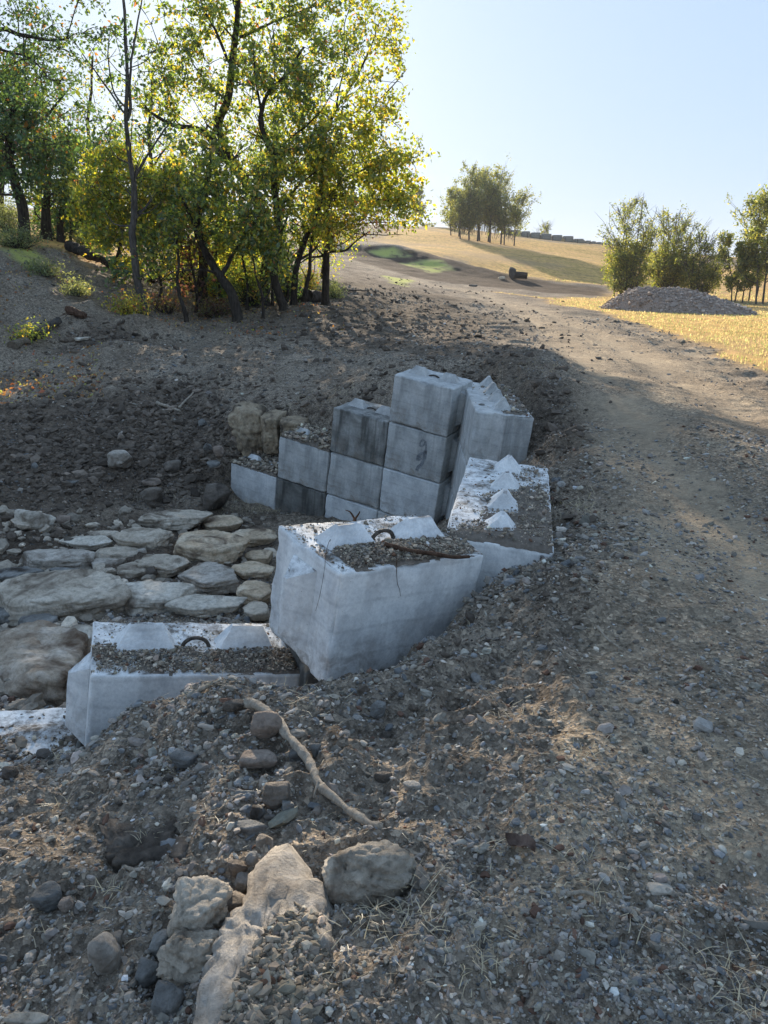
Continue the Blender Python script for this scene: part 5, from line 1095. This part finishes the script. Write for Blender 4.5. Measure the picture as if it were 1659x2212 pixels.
tree('tree', 'thin forked sapling at the front right of the grove', 'tree', 21.2,
     [([(568, 680, 0), (570, 650, 0), (560, 620, 0), (548, 590, 0), (540, 540, 0)], .05, .02), ([(570, 650, 0), (585, 620, 0), (592, 580, 0)], .03, .012)],
     [(560, 520, 60, 50, .9, 60), (600, 560, 40, 40, .7, 30)], 'mix', 19, per=26)
# thin stems of the thicket
for i, (u, v, y, tu, tv, lab) in enumerate(((345, 672, 22.5, 330, 500, 'thin stem left of the crooked sapling'), (420, 690, 22, 412, 520, 'thin stem right of the crooked sapling'), (462, 676, 23.5, 480, 500, 'thin dark stem behind the gnarled trunk'), (535, 684, 22.6, 520, 470, 'leaning stem between the gnarled tree and the front sapling'), (590, 668, 23, 560, 480, 'thin stem crossing the slender dark tree'), (612, 660, 24, 640, 500, 'dark stem left of the twin trunks'), (300, 660, 24.5, 315, 470, 'thin stem behind the leaning forked tree'), (385, 650, 26, 395, 450, 'rear stem seen left of the thick trunk'))):
    tree('tree', lab, 'tree', y, [([(u, v, 0), (u + (tu - u) * .3 + 6, v + (tv - v) * .35, 0), (u + (tu - u) * .6 - 5, v + (tv - v) * .7, 0), (tu, tv, 0)], .055, .015), ([(u + (tu - u) * .3 + 6, v + (tv - v) * .35, 0), (u + 40 * (-1) ** i, v - 90, .2)], .02, .006)],
         [(tu, tv + 10, 45, 40, .8, 26), (u, v - 70, 40, 40, .7, 14)], ['mix', 'red', 'dk', 'mix', 'mix', 'dk', 'yg', 'mix'][i], 140 + i, per=24)
# left side trees
tree('tree', 'curved dark trunk on the left bank under the deep green canopy', 'tree', 25.0,
     [([(55, 518, 0), (52, 470, 0), (35, 400, 0), (20, 340, 0), (25, 260, 0), (50, 180, 0)], .20, .08), ([(20, 340, 0), (60, 280, 0), (110, 240, 0), (160, 180, 0)], .08, .02), ([(30, 250, 0), (-10, 150, 0), (-30, 60, 0)], .07, .03)],
     [(60, 300, 120, 80, 2.0, 190), (60, 200, 130, 80, 2.0, 180), (-60, 250, 120, 120, 2.0, 120), (60, 380, 70, 40, 1.4, 50)], 'dk', 20, per=38, lm='leafd')
tree('tree', 'tree overhanging the top left corner with a long horizontal branch', 'tree', 17.5,
     [([(-260, 560, 0), (-240, 400, 0), (-180, 150, 0), (-80, 60, 0)], .2, .09), ([(-80, 60, 0), (0, 62, 0), (50, 80, 0), (100, 88, 0), (140, 86, 0)], .06, .02), ([(-80, 60, 0), (0, 100, 0), (60, 120, 0), (110, 170, 0)], .04, .012)],
     [(30, 40, 100, 70, 1.5, 130), (90, 130, 100, 60, 1.5, 90), (20, 170, 80, 50, 1.4, 80), (170, 30, 90, 60, 1.2, 60), (-120, 100, 100, 120, 1.5, 60)], 'dk', 21, per=34, lm='leafd', leafsize=.075)
for i, (u, v, y, lab) in enumerate(((96, 516, 28, 'straight short trunk on the left bank, second from the curved one'), (128, 520, 29, 'dark trunk close behind the straight one on the left bank'), (150, 520, 30, 'thin pole like trunk beside the dark leafed crown on the left'))):
    tree('tree', lab, 'tree', y, [([(u, v, 0), (u + 4, v - 50, 0), (u + 8, v - 120, 0), (u + 25 - 14 * i, v - 200, 0)], [.22, .14, .06][i], .05)],
         [[(110, 400, 70, 50, 1.5, 90), (120, 330, 60, 50, 1.5, 70)], [(150, 430, 60, 45, 1.4, 90), (190, 340, 60, 70, 1.4, 80)], [(170, 460, 35, 30, 1.2, 40), (190, 420, 50, 50, 1.4, 60)]][i], ['mix', 'dk', 'dk'][i], 22 + i, per=34, lm='leafd' if i else 'leaf')
tree('tree', 'grey trunk cut by the left edge of the photo', 'tree', 30, [([(-4, 500, 0), (0, 430, 0), (4, 380, 0), (0, 300, 0)], .2, .1)], [(-20, 300, 90, 90, 2, 80)], 'dk', 26, per=34)
tree('tree', 'bright yellow understory tree left of the forked trunk', 'tree', 23.0, [([(250, 620, 0), (255, 560, 0), (262, 500, 0), (255, 430, 0), (250, 380, 0)], .07, .03), ([(262, 500, 0), (220, 460, 0), (195, 430, 0)], .03, .01)],
     [(235, 420, 70, 70, 1.4, 150), (310, 440, 80, 80, 1.4, 150), (240, 510, 50, 35, 1.2, 60), (370, 400, 70, 60, 1.4, 80), (260, 360, 60, 40, 1.2, 50), (200, 470, 40, 50, 1.0, 40), (270, 570, 22, 28, .6, 18)], 'yg', 27, per=38)
# the wood behind the grove, each tree its own
for i, (u, v, y, vt, lab) in enumerate(((200, 520, 36, 120, 'tree behind the grove, between the bank trees and the yellow understory'), (330, 560, 35, 150, 'tree behind the forked trunk, seen through the grove'), (470, 590, 34, 180, 'tree behind the gnarled one, seen through the grove'), (600, 600, 33, 200, 'tree behind the slender one, seen through the grove'), (80, 500, 40, 150, 'tree behind the curved trunk on the left bank'), (700, 590, 36, 330, 'rear tree behind the yellow green tree'))):
    tree('tree', lab, 'tree', y, [([(u, v, 0), (u + 5, v - 120, 0), (u - 8, v - 250, .3), (u, vt, 0)], .16, .04), ([(u, v - 200, 0), (u + 50, v - 270, 0)], .05, .02), ([(u, v - 160, 0), (u - 60, v - 250, 0)], .05, .02)],
         [(u, vt + 40, 70, 60, 2, 36), (u - 30, vt + 140, 80, 60, 2, 40), (u + 40, vt + 200, 80, 60, 2, 30), (u, v - 60, 80, 50, 2, 0 if i in (0, 1, 4) else 45)], ['mix', 'mix', 'yg', 'mix', 'dk', 'yg'][i], 30 + i, per=34, leafsize=.11, crad=.5)
# shrubs
def shrub(label, u, v, ru, rv, y, pal, seed, n=40, per=30, name='shrub', lsz=.06, ry=.5, group=None, crad=.14):
    g = np.random.default_rng(seed); s = PX(u, v, y); x0 = P(u, v, y); bz = float(base_h(x0[:1], x0[1:2])[0]); bp = np.array([x0[0], y, bz]); e = empty(name, loc=bp); tag(e, label, 'shrub', group)
    ta, la = Acc(), Acc(); d = g.normal(size=(n, 3)); d /= np.linalg.norm(d, axis=1)[:, None]; d *= (g.random(n) ** .4)[:, None]
    Q = np.array([0, 0, rv * s * 1.0]) + d * np.array([ru * s, ry, rv * s]); Q[:, 2] = np.maximum(Q[:, 2], .08)
    for q in Q:
        st = np.array([q[0] * .25, q[1] * .25, -.05]); tube(ta, spline(np.array([st, (st + q) / 2 + g.normal(size=3) * .05, q]), 6), np.linspace(.010, .003, 6), 4, cap=False)
    k = np.repeat(np.arange(n), per); C = Q[k] + g.normal(size=(n * per, 3)) * crad; C[:, 2] = np.abs(C[:, 2]); leaves(la, g, C, lsz, PAL[pal])
    ta.build('stems', M['bark'], e, col=False); la.build('foliage', M['leaf'], e, smooth=False); return e
shrub('green undergrowth under the bank trees at the left', 120, 505, 60, 30, 31, 'dk', 171, 90, 30, ry=1.2, lsz=.09, crad=.25)
shrub('olive undergrowth between the bank trees and the yellow understory', 185, 500, 44, 46, 32, 'mix', 172, 110, 30, ry=1.2, lsz=.09, crad=.25)
shrub('grey green brush at the top of the left bank', 40, 545, 60, 18, 23.5, 'pale', 173, 80, 20, ry=.6)
shrub('low green weeds on the upper left bank', 95, 575, 46, 12, 21.5, 'pale', 174, 60, 18, ry=.5)
shrub('tall brush filling the back of the grove between the trunks', 470, 585, 130, 60, 27.5, 'mix', 175, 240, 24, ry=1.0, lsz=.09, crad=.25)
shrub('low shrub with yellow and red leaves at the foot of the forked tree', 282, 702, 44, 18, 19.8, 'bush', 61, 50, 22)
shrub('yellow shrub glowing between the trunks of the grove', 470, 640, 36, 34, 25, 'bush', 62, 70, 34, ry=.8)
shrub('small yellow green shrub right of the gap between the trunks', 505, 665, 26, 24, 24.5, 'yg', 63, 40, 30)
shrub('bright shrub beyond the twin trunks at the right end of the grove', 665, 592, 22, 22, 29, 'bush', 64, 50, 30)
shrub('pale green shrub beside the spreading tree', 720, 598, 24, 14, 28, 'pale', 65, 40, 26)
shrub('pale green weed clump on the left bank', 160, 592, 26, 14, 21, 'pale', 66, 40, 24, lsz=.05)
shrub('leafy green seedling low on the left bank', 62, 640, 26, 12, 17.5, 'yg', 67, 20, 14)
shrub('small green seedling at the left edge', 22, 660, 14, 8, 17, 'yg', 68, 10, 14)
shrub('grey green bush behind the curved trunk at the left edge', 20, 500, 34, 34, 27, 'pale', 69, 70, 30, ry=1)
shrub('dusty shrub under the bank trees', 190, 530, 34, 22, 28, 'far', 70, 50, 24, ry=.9)
shrub('dry reddish brush filling the foot of the grove on the left', 360, 690, 44, 20, 21.3, 'red', 71, 50, 12, ry=.6)
shrub('dry brush between the gnarled tree and the thick trunk', 465, 685, 40, 16, 21.8, 'red', 72, 60, 14, ry=.6)
shrub('dark thicket of stems between the right hand trunks', 545, 665, 56, 52, 23.4, 'mix', 73, 150, 18, ry=.8)
shrub('dark bushy growth behind the twin trunks', 610, 645, 44, 52, 24.5, 'dk', 74, 130, 22, ry=.8)
shrub('brown scrub in the gully behind the forked tree', 330, 640, 64, 44, 25, 'red', 75, 70, 12, ry=1)
shrub('tan scrub by the fallen dark log in the gully', 225, 560, 40, 22, 30, 'far', 76, 60, 18, ry=1)
shrub('tangled twigs behind the thick trunk of the grove', 410, 630, 44, 40, 26, 'red', 77, 100, 12, ry=1)

def far_tree(label, u, v, y, hpx, wpx, pal, seed, trunks=1, per=22, ls=.16, ncl=150, group=None, name='tree', lean=0, sparse=0, low=.15, skirt=0):
    """multi stemmed field tree with an upswept open crown, its own branching"""
    g = np.random.default_rng(seed); s = PX(u, v, y); bp = P(u, v, y); bp[2] = float(base_h(bp[:1], bp[1:2])[0]); e = empty(name, loc=bp); tag(e, label, 'tree', group)
    Ht = hpx * s / cp_ ; Wt = wpx * s / 2; ta, la = Acc(), Acc(); N = []
    for t in range(trunks):
        x0 = (t - (trunks - 1) / 2) * (Wt * .9 / max(trunks, 1)) ; top = np.array([x0 * 1.6 + g.normal() * .15 * Wt + lean * Ht, g.normal() * .3 * Wt, Ht * g.uniform(.8, .98)])
        top[2] *= 1.0; p = spline(np.array([(x0, g.normal() * .1 * Wt, -.2), (x0 * 1.1, 0, Ht * .3), top * np.array([.7, 1, .65]), top]), 16); r = np.linspace(.017 * Ht / trunks ** .4, .01, 16); tube(ta, p, r, 7, rough=.15, seed=t)
        N.append(p)
        for q in range(26 // trunks + 8):
            i = g.integers(3, 14); a = g.uniform(0, 2 * np.pi); l = Wt * g.uniform(.5, 1.0) * (1 - .5 * abs(i - 6) / 8); d = np.array([math.cos(a), math.sin(a), g.uniform(.4, 1.2)]); d /= np.linalg.norm(d)
            b = spline(np.array([p[i], p[i] + d * l * .5, p[i] + d * l + np.array([0, 0, .25 * l])]), 7); tube(ta, b, np.linspace(r[i] * .5, .012, 7), 5, cap=False); N.append(b)
            for w in range(9):
                j = g.integers(2, 7); d2 = d + g.normal(size=3) * .5; d2[2] = abs(d2[2]) + .3; b2 = np.array([b[j], b[j] + d2 * l * .35]); b2 = spline(b2, 4); tube(ta, b2, np.linspace(.012, .005, 4), 4, cap=False); N.append(b2)
    N = np.concatenate(N); N = N[N[:, 2] > low * Ht]; k = g.integers(0, len(N), ncl)
    wgt = g.random(len(k)) < (1 - sparse * np.clip(N[k][:, 2] / Ht - .35, 0, 1) * 1.6); Q = N[k][wgt] + g.normal(size=(wgt.sum(), 3)) * .06 * Wt; 
    if skirt:
        d = g.normal(size=(skirt, 3)); d /= np.linalg.norm(d, axis=1)[:, None]; d *= (g.random(skirt) ** .4)[:, None]; Qs = np.array([0, 0, Ht * (.26 + low * 1.2)]) + d * np.array([Wt * .85, Wt * .7, Ht * .26]); Q = np.vstack([Q, Qs])
        for q_ in Qs[::2]: tube(ta, spline(np.array([(q_[0] * .3, q_[1] * .3, q_[2] * .3), q_ * .7, q_]), 4), np.linspace(.02, .005, 4), 4, cap=False)
    m = len(Q); k = np.repeat(np.arange(m), per)
    C = Q[k] + g.normal(size=(m * per, 3)) * .065 * Wt; C[:, 2] = np.clip(C[:, 2], low * .6 * Ht, None); leaves(la, g, C, ls, PAL[pal]); la.build('crown', M['leaf'], e, smooth=False); ta.build('trunk', M['barkg'], e, col=False); return e
GH = 'trees of the clump on the hill'
for i, (u, v, y, h, w, lab) in enumerate(((1003, 524, 122, 118, 84, 'leftmost low tree of the clump on the hill'), (1022, 524, 124, 150, 80, 'tall thin tree, second in the clump on the hill'), (1045, 522, 126, 158, 90, 'tallest tree in the middle of the clump on the hill'), (1070, 520, 125, 148, 100, 'broad dark tree in the hill clump'), (1100, 522, 124, 118, 96, 'rightmost low tree of the clump on the hill'), (982, 520, 128, 100, 76, 'small tree hugging the left side of the hill clump'))):
    far_tree(lab, u, v, y, h, w, ['far', 'far', 'farg', 'far', 'far', 'far'][i], 80 + i, 2, 16, .22, 420, GH, low=.12, sparse=.45, skirt=110)
far_tree('small bare limbed tree beyond the bales on the crest', 1172, 508, 165, 34, 50, 'far', 90, 1, 8, .3, 60, sparse=.5)
far_tree('hazy tree beyond the crest between the grove and the hill clump', 900, 490, 175, 100, 50, 'pale', 91, 1, 16, .35, 150)
far_tree('round crowned far tree left of the hill clump', 925, 492, 180, 30, 40, 'far', 92, 1, 14, .3, 60)
GR = 'trees behind the gravel pile'
far_tree('tall open tree with a bare twiggy top left of the gravel pile', 1352, 628, 58, 205, 130, 'farg', 93, 5, 18, .13, 520, GR, sparse=.95, low=.02, skirt=420)
far_tree('middle tree behind the gravel pile, bushy below and thin above', 1445, 630, 60, 190, 130, 'farg', 94, 5, 18, .13, 520, GR, sparse=.95, low=.02, skirt=420)
far_tree('lower bare topped tree at the right end of the gravel pile', 1510, 640, 58, 130, 110, 'farg', 95, 4, 16, .13, 300, GR, sparse=.9, low=.04, skirt=220)
far_tree('yellowish tree left of the ones at the right edge', 1590, 655, 52, 145, 90, 'farg', 96, 3, 20, .13, 460, GR, low=.2, sparse=.3)
far_tree('large autumn tree cut by the right edge', 1655, 668, 50, 235, 160, 'farg', 97, 4, 18, .13, 800, GR, low=.2)
far_tree('small tree stem between the right edge trees', 1625, 660, 54, 130, 70, 'farg', 98, 2, 14, .12, 140, GR, low=.3)
# grass blades along the sunlit verge
def field_grass():
    g = np.random.default_rng(66); acc = Acc(); n = 60000; a = g.uniform(-.1, .6, n); r = np.exp(g.uniform(math.log(12), math.log(75), n)); x, y = r * np.sin(a), r * np.cos(a)
    rd, gr, gn = zones(x, y); k = (gr * (1 + .9 * fbm(np.stack([x, y], 1) * .7, 33, 3)) > g.uniform(.35, 1.1, n)) & (rd < .7); x, y, r = x[k], y[k], r[k]; z = height0(x, y); n = len(x)
    h = g.uniform(.015, .055, n) * (1 + r / 60); w = .0011 * r * g.uniform(.5, 1, n); b = g.uniform(-.4, .4, n) * h; th = g.uniform(0, np.pi, n); dx, dy = np.cos(th) * w, np.sin(th) * w * .5
    V = np.stack([np.stack([x - dx, y - dy, z - .01], 1), np.stack([x + dx, y + dy, z - .01], 1), np.stack([x + b, y, z + h], 1)], 1).reshape(-1, 3)
    c = np.array([.38, .32, .22]) * g.lognormal(0, .3, (n, 1)) * np.where(g.random((n, 1)) < .2, np.array([.6, .85, .6]), 1); acc.add(V, np.arange(3 * n).reshape(-1, 3), np.repeat(np.clip(c, 0, .9), 3, 0))
    o = acc.build('field_grass', M['straw'], smooth=False); tag(o, 'short golden dry grass covering the field and verge', 'grass', kind='stuff')
field_grass()

def leaf_litter():
    g = np.random.default_rng(91); acc = Acc(); n = 9000; x, y, r = pick(g, n, -.62, -.05, 11, 30)
    w = fbm(np.stack([x, y], 1) * .5, 12, 3); k = (w + .5 * g.random(n) > .15) & (y > 13 + .0 * x) & ((x < -.36 * y) | (y > 19)); x, y = x[k], y[k]; z = height(x, y) + .015; m = len(x)
    pal = [((.30, .15, .07), .4), ((.42, .30, .14), .3), ((.40, .13, .06), .15), ((.34, .34, .10), .15)]
    leaves(acc, g, np.stack([x, y, z], 1), .07, pal, 0); o = acc.build('fallen_leaves', M['leaf'], smooth=False); tag(o, 'brown and orange fallen leaves on the left bank and under the grove', 'leaves', kind='stuff')
leaf_litter()
# ------------------------------------------------------------------ haze: one closed box of even thin air round camera, ground and everything on it
def haze():
    bm = bmesh.new(); bmesh.ops.create_cube(bm, size=1); me = bpy.data.meshes.new('haze'); bm.to_mesh(me); bm.free()
    o = bpy.data.objects.new('haze', me); COL.objects.link(o); o.scale = (2100, 2100, 60); o.location = (0, 0, 12.0)
    m = bpy.data.materials.new('haze'); m.use_nodes = True; t = m.node_tree; t.nodes.clear(); out = t.nodes.new('ShaderNodeOutputMaterial')
    v = t.nodes.new('ShaderNodeVolumePrincipled'); v.inputs['Color'].default_value = (.93, .95, 1, 1); v.inputs['Density'].default_value = .0003; v.inputs['Anisotropy'].default_value = .1
    t.links.new(v.outputs[0], out.inputs['Volume']); me.materials.append(m); tag(o, 'thin pale haze in the evening air', 'haze', kind='stuff')
haze()
